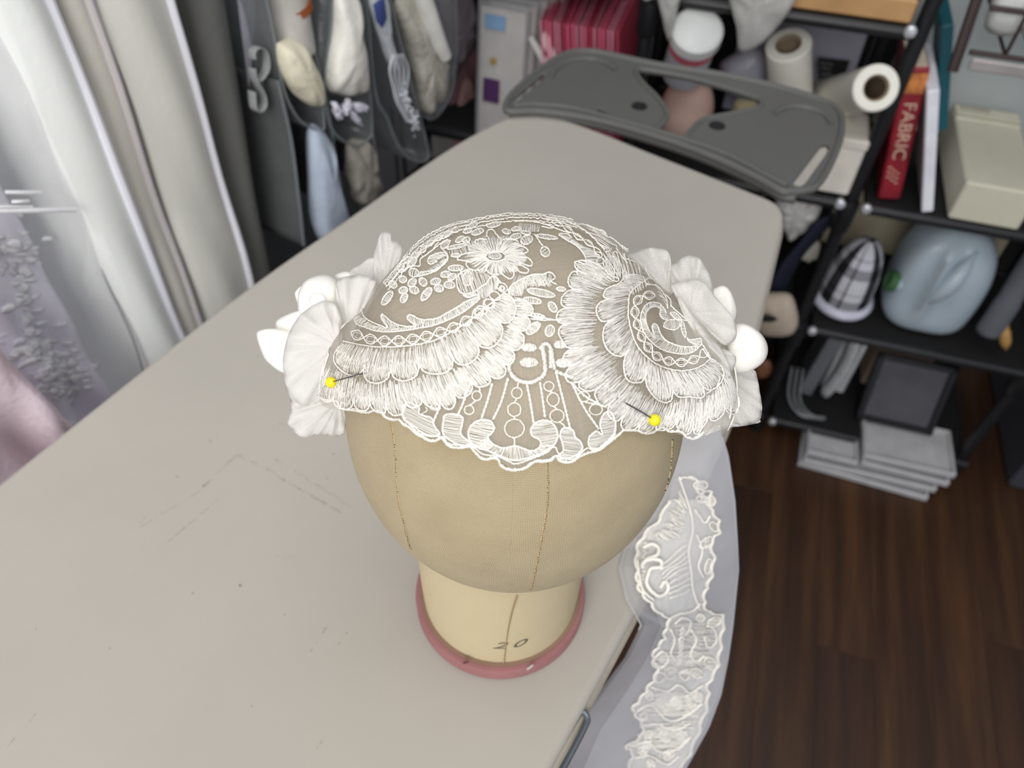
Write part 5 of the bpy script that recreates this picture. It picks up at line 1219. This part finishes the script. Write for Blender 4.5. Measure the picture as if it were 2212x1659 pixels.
# spine faces -y; letters run down the spine
W = np.stack([V[:, 1] * .88, -.0008 - V[:, 2], .118 - V[:, 0] * .98], 1); m = MB(MS); m.put(bkpt(W), [f[::-1] for f in Fc]); m.build('spine_title', pm('pale gold foil', (214, 182, 160), .35, bump=0), bk_, smooth=False)
for k, (zz, ln) in enumerate(((.046, .020), (.041, .020), (.036, .018))):
    for q in range(5):
        m = MB(MS); m.box(bkpt([(-.006 + .0065 * (k - 1) + .004, -.0006, zz + .012 - q * .0042)])[0], (.005, .0006, .0022), BR); 
        if q % 2 == 0: m.build('small_spine_mark', pm('pale gold foil', (214, 182, 160), .35), bk_, smooth=False)
m = MB(MS); m.box(bkpt([(0, -.0008, .193)])[0], (.031, .0012, .030), BR, .0004); m.build('spine_picture', pm('orange yellow print', (206, 128, 66), .5, var=.5, scale=70), bk_)
# --- white and teal thin books
R_ = rotm('Y', -20)
m = MB(MS); m.box(np.array([.098, .085, .622]) + R_ @ np.array([0, 0, .105]), (.017, .16, .21), R_, .002); o = tag(m.build('white_book', pm('white paper spine', (236, 236, 246), .6, bump=.1)), 'thin white book leaning beside the red book', 'book')
m = MB(MS); m.box(np.array([.092, .15, .70]) + R_ @ np.array([0, 0, .105]), (.017, .12, .17), R_, .002); m2 = m.build('teal_book', pm('dark teal cover', (22, 84, 96), .5)); tag(m2, 'dark teal book standing behind the thin white book', 'book')
# --- cream box
t = thing('cream_box', 'long cream cardboard box lying on the right rack beside the white book', 'box', s2w(.18, .1, .62))
CB = pm('cream card', (206, 202, 182), .7, var=.03, bump=.1)
m = MB(MS); m.box((.182, .125, .655), (.106, .25, .068), bev=.003); m.build('box_body', CB, t)
m = MB(MS); m.box((.182, .230, .6915), (.104, .032, .002), bev=.0006); m.build('lid_flap', CB, t); m = MB(MS); m.box((.182, .205, .6898), (.104, .0025, .002)); m.build('tape_edge', pm('tape edge', (220, 216, 200), .5), t)
for k in range(3):
    m = MB(MS); m.box((.162, .232 + k * .006, .6928), (.05, .0018, .0008)); m.build('printed_line', pm('grey print', (140, 136, 122), .8), t)
# --- grey storage bin and tools at the back of the right rack
sbox('grey_bin', 'pale grey plastic bin at the back of the right rack', 'bin', (.012, .345), (.262, .298), (.622, .872), pm('pale grey bin', (176, 182, 182), .55, var=.02), bev=.006)
# --- top tier right: wire basket with packs
t = thing('wire_basket', 'dark brown wire basket at the top right of the rack', 'basket', s2w(.2, .1, .905))
BRN = pm('dark brown wire', (52, 36, 34), .5)
m = MB(MS); m.tube([(.030, -.03, .865), (.026, .0, .96), (.022, .03, 1.05)], .0075, 8); m.build('upright', BRN, t)
for z in (.886, .945): m = MB(MS); m.cyl((.045, -.010, z), (.38, -.010, z), .004, 8); m.build('rim_wire', BRN, t)
for k in range(8): x = .09 + k * .036; m = MB(MS); m.tube([(x, .300, .93), (x, .27, .888), (x, -.010, .888), (x, -.012, .945), (x, -.012, 1.02)], .0026, 6); m.build('wire', BRN, t)
m = MB(MS); m.box((.215, -.016, .873), (.33, .006, .016), bev=.002); m.build('label_rail', pm('brushed light rail', (176, 170, 168), .4, .3), t)
for k, (x, w_) in enumerate(((.082, .046), (.134, .054), (.194, .056), (.254, .056))):
    m = MB(MS); P = [(x - w_ / 2, .03, .905), (x + w_ / 2, .03, .905), (x + w_ / 2, .03, .975), (x - w_ / 2, .03, .975)]; m.pillow(catmull(np.array(P), 4, True), .024, 5, .001, 4, normal=(0, -1, .3)); tag(m.build('white_pack', pm('white wrapped pack', (228, 230, 226), .35, bump=.4, bscale=70, bdist=.003), angle=None), ('first white wrapped pack from the left in the wire basket', 'second white wrapped pack from the left in the wire basket', 'third white wrapped pack from the left in the wire basket', 'fourth white wrapped pack from the left in the wire basket')[k], 'pack', 'white packs in the wire basket')
# --- wooden tray on the middle rack
t = thing('wooden_tray', 'light wooden tray on the top tier of the middle rack', 'tray', s2w(-.14, .1, .905))
OAK = pm('light oak', (186, 144, 96), .5, var=.15, scale=20)
for c, s in (((-.135, .010, .921), (.19, .014, .032)), ((-.135, .22, .921), (.19, .014, .032)), ((-.223, .115, .921), (.014, .20, .032)), ((-.047, .115, .921), (.014, .20, .032))): m = MB(MS); m.box(c, s, bev=.003); m.build('tray_side', OAK, t)
m = MB(MS); m.box((-.135, .115, .909), (.17, .2, .006)); m.build('tray_base', pm('dark tray base', (58, 50, 44), .6), t)
# --- interfacing rolls
ROLLM = pm('white interfacing', (232, 230, 218), .75, var=.03, scale=12, bump=.3, bscale=60, bdist=.002); CORE = pm('brown cardboard core', (140, 122, 100), .85)
def roll(label, a, b, R, r):
    a, b = np.array(a, float), np.array(b, float); t = thing('interfacing_roll', label, 'fabric roll', s2w(*b)); d = (b - a); L = np.linalg.norm(d); z = d / L
    u = np.cross(z, (0, 1, 0)); u /= np.linalg.norm(u); w_ = np.cross(z, u); RR = np.stack([u, w_, z], 1)
    m = MB(MS); m.lathe([(r, 0), (R - .002, 0), (R, .002), (R, L - .002), (R - .002, L), (r, L)], 40, a, RR, caps=False); m.build('roll_body', ROLLM, t)
    m = MB(MS); m.lathe([(r - .003, .004), (r, 0.001), (r, L), (r - .003, L)], 32, a, RR, caps=False); m.lathe([(0, L - .01), (r - .003, L - .01)], 32, a, RR, caps=False); m.build('cardboard_core', CORE, t)
    return t
roll('white interfacing roll standing at the left of the two', sp(1703, 95, .07), (-.128, .15, .634), .0345, .020)
roll('white interfacing roll tilted to face the camera', sp(1893, 190, -.03), (-.100, .235, .665), .0325, .0185)
# --- cream box under the rolls
t = thing('white_carton', 'white carton with a lid line on the middle rack, right of the iron rest', 'box', s2w(-.055, .05, .62))
m = MB(MS); m.box((-.080, .055, .663), (.104, .09, .082), bev=.003); m.build('box_body', pm('white card', (226, 220, 208), .65, bump=.1), t)
m = MB(MS); m.box((-.080, .055, .713), (.107, .093, .018), bev=.003); m.build('lid', pm('white card', (226, 220, 208), .65), t)
# --- leaning panel and black card behind the rolls
R_ = rotm('X', -8)
m = MB(MS); m.box(np.array([-.155, .235, .622]) + R_ @ np.array([0, 0, .125]), (.21, .008, .25), R_, .002); o = m.build('grey_board', pm('lavender grey panel', (158, 158, 172), .6, var=.04, scale=6)); tag(o, 'lavender grey board leaning behind the white rolls', 'board')
kc = thing('black_card', 'black card with small pale writing between the two white rolls', 'card', s2w(-.105, .2, .70))
P4 = [sp(1766, 124, .19), sp(1836, 131, .19), sp(1803, 225, .19), sp(1772, 225, .19)]
m = MB(MS); m.slab(np.array([[P4[3], P4[2]], [P4[0], P4[1]]]), .003); m.build('card', pm('black card stock', (12, 12, 13), .5, bump=0), kc, smooth=False)
WI = pm('pale grey print', (150, 150, 150), .7, bump=0)
for (x, y, w_) in ((1786, 137, 28), (1786, 147, 26), (1786, 158, 24), (1785, 164, 22), (1785, 172, 25), (1786, 178, 20), (1785, 184, 23), (1784, 200, 12)):
    m = MB(MS)
    for q in range(int(w_ / 4)): a = sp(x - w_ / 2 + q * 4, y + .3 * q, .187); b = sp(x - w_ / 2 + q * 4 + 2.6, y + .3 * q, .187); m.tube([a, b], .0007, 4)
    m.build('small_print', WI, kc, smooth=False)
# --- net bag with jar
jr = thing('lidded_jar', 'white lidded jar with a pink band inside the net bag', 'jar', s2w(-.33, .1, .75))
ja = sp(1508, 62, -.02); jd = np.array([-.02, .10, -.16]); jd /= np.linalg.norm(jd); u = np.cross(jd, (1, 0, 0)); u /= np.linalg.norm(u); RR = np.stack([np.cross(u, jd), u, jd], 1)
m = MB(MS); m.lathe([(0, -.001), (.034, 0), (.038, .003), (.039, .02), (.036, .022)], 36, ja, RR, caps=False); m.build('lid', pm('white plastic lid', (212, 214, 212), .5, var=.08, scale=30), jr)
m = MB(MS); m.lathe([(.0345, .021), (.0345, .11), (.028, .115), (0, .115)], 36, ja, RR, caps=False); m.build('jar_body', pm('cloudy plastic', (196, 196, 202), .35), jr)
m = MB(MS); m.lathe([(.0350, .028), (.0353, .030), (.0353, .040), (.0350, .042)], 36, ja, RR, caps=False); m.build('pink_band', pm('pink band', (204, 96, 112), .6), jr)
NETB = lace_mat('white net bag', (226, 226, 222), 330, -.1, .7, .4, .5, .1)
m = MB(MS)
for L_ in ([(1548, -60), (1572, -5), (1590, 55), (1600, 112), (1660, 80), (1706, 20), (1735, -45), (1640, -75)], [(1420, -50), (1430, 40), (1444, 86), (1458, 50), (1472, -10), (1500, -50)]):
    P = np.array([sp(x, y, -.035) for x, y in catmull(np.array(L_, float), 5, True)]); m.pillow(P, .020, 8, .004, 5, normal=(0, -1, .2))
tag(m.build('net_bag', NETB, angle=None), 'white net bag hanging over the lidded jar', 'bag')
lb = MB(MS); P = np.array([sp(x, y, .16) for x, y in catmull(np.array([(1560, 130), (1640, 100), (1662, 160), (1650, 230), (1590, 215), (1556, 170)], float), 5, True)]); lb.pillow(P, .03, 6, .003, 4, normal=(0, -1, .2)); tag(lb.build('lavender_bag', pm('lavender plastic bag', (166, 166, 178), .4, bump=.4, bscale=40, bdist=.004), angle=None), 'lavender grey plastic bag left of the standing white roll', 'bag')
# --- pressing ham and small block under the iron rest
m = MB(MS); c = sp(1478, 262, .09); m.lathe([(.046 * math.sin(a) ** .8 if a > 0 else 0, -.060 * math.cos(a)) for a in np.linspace(0, PI, 18)], 28, (c[0], c[1], .681), squash=.85, caps=False); tag(m.build('pressing_ham', pm('peach cloth', (226, 192, 176), .85, var=.06)), 'peach cloth pressing ham seen through the iron rest slot', 'pressing ham')
m = MB(MS); c = sp(1612, 236, .05); m.box((c[0], .05, .674), (.036, .05, .106), rotm('Z', 8), .004); tag(m.build('wicker_block', pm('yellow wicker', (204, 190, 150), .8, var=.3, scale=120, bump=.6, bscale=200, bdist=.002)), 'small yellowish woven block at the right end of the iron rest slot', 'block')

# ================================================================== back left rack: packets and folders
PKW = pm('white card packet', (196, 192, 186), .5, bump=.1); PLQ = sheer('packet plastic', (222, 222, 224), .35, gloss=1, rough=.2)
for k in range(5):
    x0 = -.672 + k * .009; y0 = -.005 + k * .024; q = thing('card_packet', ('front clear packet of white card with a blue label', 'second clear packet of white card from the front', 'third clear packet of white card from the front', 'fourth clear packet of white card from the front', 'hindmost clear packet of white card')[k], 'packet', s2w(x0 + .04, y0, .622), 'clear packets hanging at the back')
    R_ = rotm('X', -7 - k) @ rotm('Z', -6); b0 = np.array([x0 + .040, y0, .622])
    m = MB(MS); m.box(b0 + R_ @ np.array([0, 0, .108]), (.078, .004, .216), R_, .001); m.build('card', PKW, q)
    m = MB(MS); m.box(b0 + R_ @ np.array([0, -.001, .112]), (.088, .009, .230), R_, .003); m.build('plastic_sleeve', PLQ, q)
    if k == 0:
        m = MB(MS); m.box(b0 + R_ @ np.array([-.012, -.0065, .196]), (.036, .0008, .022), R_); m.build('blue_label', pm('blue label', (118, 148, 182), .6), q)
        m = MB(MS); m.box(b0 + R_ @ np.array([-.014, -.0065, .085]), (.030, .0010, .040), R_, .0003); m.build('purple_patch', pm('dark purple label', (70, 36, 84), .6), q)
        m = MB(MS); m.lathe([(0, .0012), (.006, .001), (.006, 0)], 14, b0 + R_ @ np.array([-.012, -.007, .135]), R_ @ rotm('X', 90)); m.build('gold_dot', pm('gold seal', (156, 132, 74), .4), q)
for k, (L, lab) in enumerate((([(1142, 82), (1150, 76), (1186, 135), (1176, 146)], 'left of the two tilted white tags by the packets'), ([(1168, 84), (1180, 62), (1200, 118), (1190, 132)], 'right of the two tilted white tags by the packets'))):
    m = MB(MS); m.slab(np.array([[sp(*L[3], .02), sp(*L[2], .02)], [sp(*L[0], .02), sp(*L[1], .02)]]), .004); tag(m.build('white_tag', pm('white tag', (206, 204, 202), .6), smooth=False), lab, 'tag')
FOLD = ['first', 'second', 'third', 'fourth', 'fifth', 'sixth', 'seventh', 'eighth', 'ninth']
FC = [pm('pink folder', (232, 110, 140), .5, bump=.1), pm('rose folder', (222, 138, 158), .5, bump=.1), pm('red folder', (200, 72, 96), .5, bump=.1)]
for k in range(9):
    x = -.540 + k * .0145; R_ = rotm('Y', -7) @ rotm('Z', 5 - k * .6)
    q = thing('pink_folder', FOLD[k] + ' pink folder from the left in the row behind the iron rest', 'folder', s2w(x, .06, .622), 'pink folders in a row')
    for sg, nm in ((-1, 'front_leaf'), (1, 'back_leaf')):
        R2 = R_ @ rotm('Z', -sg * .7); m = MB(MS); m.box(np.array([x, .02, .622]) + R2 @ np.array([sg * .0040, .11, .105]), (.0030, .23, .21), R2, .0008); m.build(nm, FC[k % 3 if sg > 0 else (k + 1) % 2], q)
# ================================================================== lower tiers
# tulle bag, navy strap, shoe (middle rack, second tier)
def spuff(name, label, cat, L, y, th, mat, wob=.003, k=5):
    P = catmull(np.array(L, float), 5, True); m = MB(MS); m.pillow(np.array([sp(a, b, y) for a, b in P]), th, 7, wob, k, normal=(0, -1, .35)); return tag(m.build(name, mat, angle=None), label, cat)
spuff('crumpled_white_bag', 'crumpled translucent white bag below the iron rest corner', 'bag', [(1680, 425), (1740, 428), (1776, 436), (1765, 475), (1730, 505), (1706, 520), (1688, 490), (1678, 450)], .05, .022, pm('crumpled white plastic', (206, 204, 200), .4, bump=.8, bscale=50, bdist=.006), .005, 7)
m = MB(MS); P = np.array([sp(x, y, .03) for x, y in catmull(np.array([(1790, 470), (1750, 520), (1715, 560), (1690, 600), (1672, 640), (1664, 660)], float), 6)]); G = np.stack([P + np.array([-.017, 0, -.012]), P + np.array([.017, .01, .012])], 1); m.slab(G, .004); tag(m.build('navy_strap', pm('navy webbing', (22, 26, 48), .7, bump=.4, bscale=300), angle=None), 'navy blue strap hanging down beside the board edge', 'strap')
spuff('small_cream_tag', 'small cream cloth piece behind the navy strap', 'cloth', [(1724, 548), (1768, 520), (1766, 555), (1745, 566)], .1, .006, pm('cream cloth', (196, 190, 176), .8))
t = thing('beige_shoe', 'beige cloth shoe on the rack beside the board edge', 'shoe', s2w(-.07, .03, .338))
SHOE = pm('beige shoe cloth', (198, 182, 164), .8, bump=.3, bscale=300)
P = np.array([sp(x, y, -.005) for x, y in catmull(np.array([(1640, 640), (1672, 632), (1708, 636), (1722, 670), (1724, 700), (1710, 722), (1676, 728), (1640, 720), (1628, 680)], float), 5, True)]); m = MB(MS); m.pillow(P, .035, 8, .001, 3, normal=(0, -1, .5)); m.build('upper', SHOE, t, angle=None)
P = np.array([sp(x, y, -.042) for x, y in catmull(np.array([(1640, 684), (1660, 680), (1680, 690), (1664, 696), (1644, 694)], float), 4, True)]); m = MB(MS); m.pillow(P, .004, 4, normal=(0, -1, .5)); m.build('opening', pm('dark shoe inside', (30, 26, 24), .9), t, angle=None)
spuff('copper_tin', 'copper coloured tin low behind the satin petal', 'tin', [(1630, 790), (1656, 776), (1668, 790), (1660, 812), (1636, 816)], .03, .012, pm('copper', (130, 88, 62), .45), 0, 3)
# plaid cap
def plaid():
    t = NT('black and white plaid'); uv = t.coord('UV'); sep = t.add('ShaderNodeSeparateXYZ'); t.link(uv, sep.inputs[0])
    def stripes(s):
        f = t.math('FRACT', t.math('MULTIPLY', s, 1.0)); a = t.math('MULTIPLY', t.math('GREATER_THAN', f, .22), t.math('LESS_THAN', f, .52)); b = t.math('MULTIPLY', t.math('GREATER_THAN', f, .72), t.math('LESS_THAN', f, .78)); return t.math('ADD', a, t.math('MULTIPLY', b, .6), clamp=True)
    s = t.math('ADD', t.math('MULTIPLY', stripes(sep.outputs[0]), .8), t.math('MULTIPLY', stripes(sep.outputs[1]), .35), clamp=True)
    t.color(t.ramp(s, [(0.0, lin((208, 208, 216))), (.55, lin((74, 74, 80))), (1.0, lin((12, 12, 16)))])); t.set(Roughness=.85); return t.m
t = thing('plaid_cap', 'black and white plaid cloth cap with a white rim on the right rack', 'cap', s2w(.07, .06, .338))
c = np.array([.054, .095, .345]); nu, nv = 40, 20; G = np.zeros((nv, nu + 1, 3)); U = np.zeros((nv, nu + 1, 2))
for i in range(nv):
    h = i / (nv - 1); r = .049 * max(0.0, 1 - (h * .99) ** 2.8) ** .5
    for j in range(nu + 1):
        a = 2 * PI * j / nu; G[i, j] = c + np.array([r * math.cos(a) + .004 * h, r * math.sin(a) * 1.15,   .145 * h]); U[i, j] = (3.0 * j / nu * 1.3, h * 2.1)
m = MB(MS); m.grid(G, uv=U); m.build('crown', plaid(), t, angle=None)
m = MB(MS); a_ = np.linspace(0, 2 * PI, 40)[:-1]; m.tube(np.stack([c[0] + .049 * np.cos(a_), c[1] + .057 * np.sin(a_), np.full(39, .3495)], 1), .0105, 10, closed=True); m.build('rim', pm('white satin rim', (214, 214, 230), .5), t, angle=None)
# jug
t = thing('plastic_jug', 'translucent pale blue plastic jug with a green cap on the right rack', 'jug', s2w(.20, .09, .338))
JUG = pm('milky blue plastic', (172, 186, 196), .38, var=.03, scale=10, bump=.1, Subsurface_Weight=.2)
prof = [(.338, .040), (.341, .060), (.350, .071), (.370, .078), (.410, .081), (.450, .0805), (.480, .077), (.510, .068), (.530, .054), (.545, .036), (.553, .018), (.556, .002)]
P = catmull(np.array([(z, r) for z, r in prof]), 4); n = 44; G = np.zeros((len(P), n, 3)); jc = np.array([.200, .110])
for i, (z, r) in enumerate(P):
    for j in range(n):
        a = 2 * PI * j / n; k_ = (abs(math.cos(a)) ** 3.2 + abs(math.sin(a)) ** 3.2) ** (-1 / 3.2); r_ = r * k_
        da = math.atan2(math.sin(a - 4.45), math.cos(a - 4.45)); hh = smooth01(.36, .42, np.array([z]))[0] * (1 - smooth01(.50, .545, np.array([z]))[0])
        r_ += hh * (.010 * math.exp(-(da / .10) ** 2) - .012 * math.exp(-((abs(da) - .32) / .16) ** 2)); G[i, j] = (jc[0] + r_ * math.cos(a), jc[1] + r_ * math.sin(a), z)
m = MB(MS); m.grid(G, closed_u=True); m.put(G[0], [tuple(range(n))[::-1]]); m.put(G[-1], [tuple(range(n))]); m.build('jug_body', JUG, t, angle=70)
m = MB(MS); m.tube(catmull([(.220, .062, .528), (.204, .034, .492), (.189, .027, .455), (.174, .036, .415)], 8), [.016 * (.35 + .65 * math.sin(PI * k / 24)) for k in range(25)], 12); m.build('handle', JUG, t, angle=None)
R_ = rotm('Y', -80); c = np.array([.121, .062, .432]); m = MB(MS); m.lathe([(.015, -.012), (.0155, .004)], 20, c, R_, caps=False); m.build('neck', JUG, t)
m = MB(MS); m.lathe([(.0185, -.002), (.020, .002), (.020, .010), (.017, .013)], 24, c, R_, caps=False); m.lathe([(.017, .013), (.014, .0105), (0, .010)], 24, c, R_, caps=False); m.build('cap', pm('green plastic cap', (62, 104, 62), .45), t)['label'] = 'green plastic cap'
# tan board behind the jug
m = MB(MS); m.box((.18, .28, .44), (.34, .010, .20), bev=.002); tag(m.build('tan_board', pm('tan card board', (184, 174, 150), .75, var=.12, scale=8)), 'tan board standing behind the blue jug', 'board')
# grey wrapped tool with wooden tip
t = thing('wooden_handled_brush', 'wooden handled brush wrapped in dark grey cloth at the right end of the rack', 'brush', s2w(.33, .06, .338))
a, b = sp(2215, 590, .06), sp(2135, 715, .03); m = MB(MS); m.tube(catmull([a + (a - b) * .3, a, (a + b) / 2 + np.array([0, -.004, 0]), b, b + (b - a) * .08], 5), [.020] * 10 + [.022] * 6 + [.019, .017, .013, .006, .001], 14); m.build('cloth_wrap', pm('dark grey flannel', (92, 94, 100), .9, bump=.3, bscale=200), t, angle=None)
a, b = sp(2168, 690, .03), sp(2173, 757, .02); m = MB(MS); m.tube(catmull([a, a * .6 + b * .4, a * .25 + b * .75, b], 5), [.008] * 5 + [.010] * 5 + [.009, .008, .006, .004, .002, .0005], 12); m.build('wooden_tip', pm('varnished wood', (176, 136, 82), .4), t, angle=None)
# bottom tier: clear film folder, white holder, frames, polka box
sbox('grey_plastic_sheet', 'grey translucent plastic sheet standing at the left of the bottom tier', 'sheet', (.055, .085), (.09, .20), (.062, .255), pm('grey plastic sheet', (112, 114, 118), .4), rz=-4, ry=4)
t = thing('white_file_holder', 'white curved plastic file holder on the bottom tier', 'file holder', s2w(.11, .1, .062))
G = np.zeros((14, 10, 3))
for i in range(14):
    z = .068 + .205 * i / 13
    for j in range(10): u = j / 9; G[i, j] = (.098 + .034 * u + .010 * math.sin(PI * i / 13), .085 + .10 * u * .3 + .02 * (1 - i / 13) - .03 * math.sin(PI * u), z)
m = MB(MS); m.slab(G, .004); m.build('front_panel', pm('white plastic', (196, 198, 200), .45, bump=0), t, angle=None)
m = MB(MS); m.box((.125, .175, .165), (.05, .12, .20), bev=.003); m.build('holder_body', pm('white plastic', (196, 198, 200), .45), t)
for k in range(3): m = MB(MS); m.tube(catmull([(.02 + .012 * k, .10, .13), (.028 + .012 * k, .05, .085), (.06 + .01 * k, .02, .068 + .004 * k), (.11, .02, .070 + .003 * k)], 8), .0032, 8); tag(m.build('clear_tube', sheer('clear tubing', (170, 174, 176), .5, gloss=1, rough=.15), angle=None), ('lowest bent clear plastic tube on the bottom tier', 'middle bent clear plastic tube on the bottom tier', 'topmost bent clear plastic tube on the bottom tier')[k], 'tube')
FR = pm('black frame', (18, 18, 22), .4)
def frame(label, x0, x1, y, z0, z1, rx, glass):
    t = thing('picture_frame', label, 'picture frame', s2w((x0 + x1) / 2, y, z0)); R_ = rotm('X', rx); c = np.array([(x0 + x1) / 2, y, z0]); w_, h = x1 - x0, z1 - z0
    for p, s in (((0, 0, .007), (w_, .014, .014)), ((0, 0, h - .007), (w_, .014, .014)), ((-w_ / 2 + .007, 0, h / 2), (.014, .014, h)), ((w_ / 2 - .007, 0, h / 2), (.014, .014, h))): m = MB(MS); m.box(c + R_ @ np.array(p), s, R_, .002); m.build('frame_bar', FR, t)
    m = MB(MS); m.box(c + R_ @ np.array([0, .002, h / 2]), (w_ - .02, .005, h - .02), R_); m.build('picture', glass, t)
GLS = pm('dim grey picture', (84, 82, 88), .25, var=.25, scale=12, bump=0)
frame('black framed grey picture leaning on the bottom tier', .175, .335, .050, .065, .225, -24, GLS)
t = thing('polka_dot_box', 'tan box with dark dots behind the black picture frame', 'box', s2w(.25, .2, .062))
m = MB(MS); m.box((.245, .21, .165), (.115, .10, .20), bev=.003); m.build('box_body', pm('tan paper', (176, 152, 130), .7), t)
for k in range(8):
    x = .205 + .026 * (k % 4); z = .225 + .024 * (k // 4) ; m = MB(MS); m.lathe([(0, .001), (.007, .0008), (.007, 0)], 12, (x + .008 * (k // 4), .1595, z), rotm('X', 90)); m.build('dot', pm('dark dot', (84, 76, 70), .8), t, smooth=False)
# stack of white trays in front, on the floor
TRAY = pm('white tray plastic', (188, 188, 190), .45, bump=.1)
for k, (x0, x1, y0, z0, rz) in enumerate(((.078, .345, -.075, .001, -3), (.080, .352, -.070, .018, 1), (.082, .188, -.062, .036, 0), (.196, .372, -.058, .036, -1), (.192, .376, -.050, .054, 1))):
    t = thing('white_tray', ('lowest white tray of the stack on the floor', 'second white tray up in the stack on the floor', 'small white tray at the left on top of the stack', 'white tray at the right, lower of the two on the stack', 'white tray at the right, topmost of the stack')[k], 'tray', s2w((x0 + x1) / 2, y0 + .05, z0), 'white trays stacked on the floor')
    R_ = rotm('Z', rz); c = np.array([(x0 + x1) / 2, y0 + .06, z0]); w_ = x1 - x0
    m = MB(MS); m.box(c + R_ @ np.array([0, 0, .003]), (w_, .12, .005), R_, .001); m.build('tray_base', TRAY, t)
    for p, s in (((0, -.058, .010), (w_, .006, .013)), ((0, .058, .010), (w_, .006, .013)), ((-w_ / 2 + .003, 0, .010), (.006, .116, .013)), ((w_ / 2 - .003, 0, .010), (.006, .116, .013))): m = MB(MS); m.box(c + R_ @ np.array(p), s, R_, .002); m.build('tray_side', TRAY, t)
# dark cabinet side at the right edge
t = thing('dark_cabinet', 'dark grey cabinet side at the right edge of the floor', 'cabinet', s2w(.75, .15, 0))
DK = pm('dark grey laminate', (66, 66, 74), .5, var=.05)
m = MB(MS); m.box((.76, .20, .36), (.50, .38, .70), bev=.004); m.build('cabinet_body', DK, t); m = MB(MS); m.box((.76, .20, .72), (.52, .40, .02), bev=.004); m.build('cabinet_top', DK, t)
for x in (.535, .985):
    for y in (.03, .37): m = MB(MS); m.box((x, y, .006), (.03, .03, .012), bev=.002); m.build('foot', DK, t)
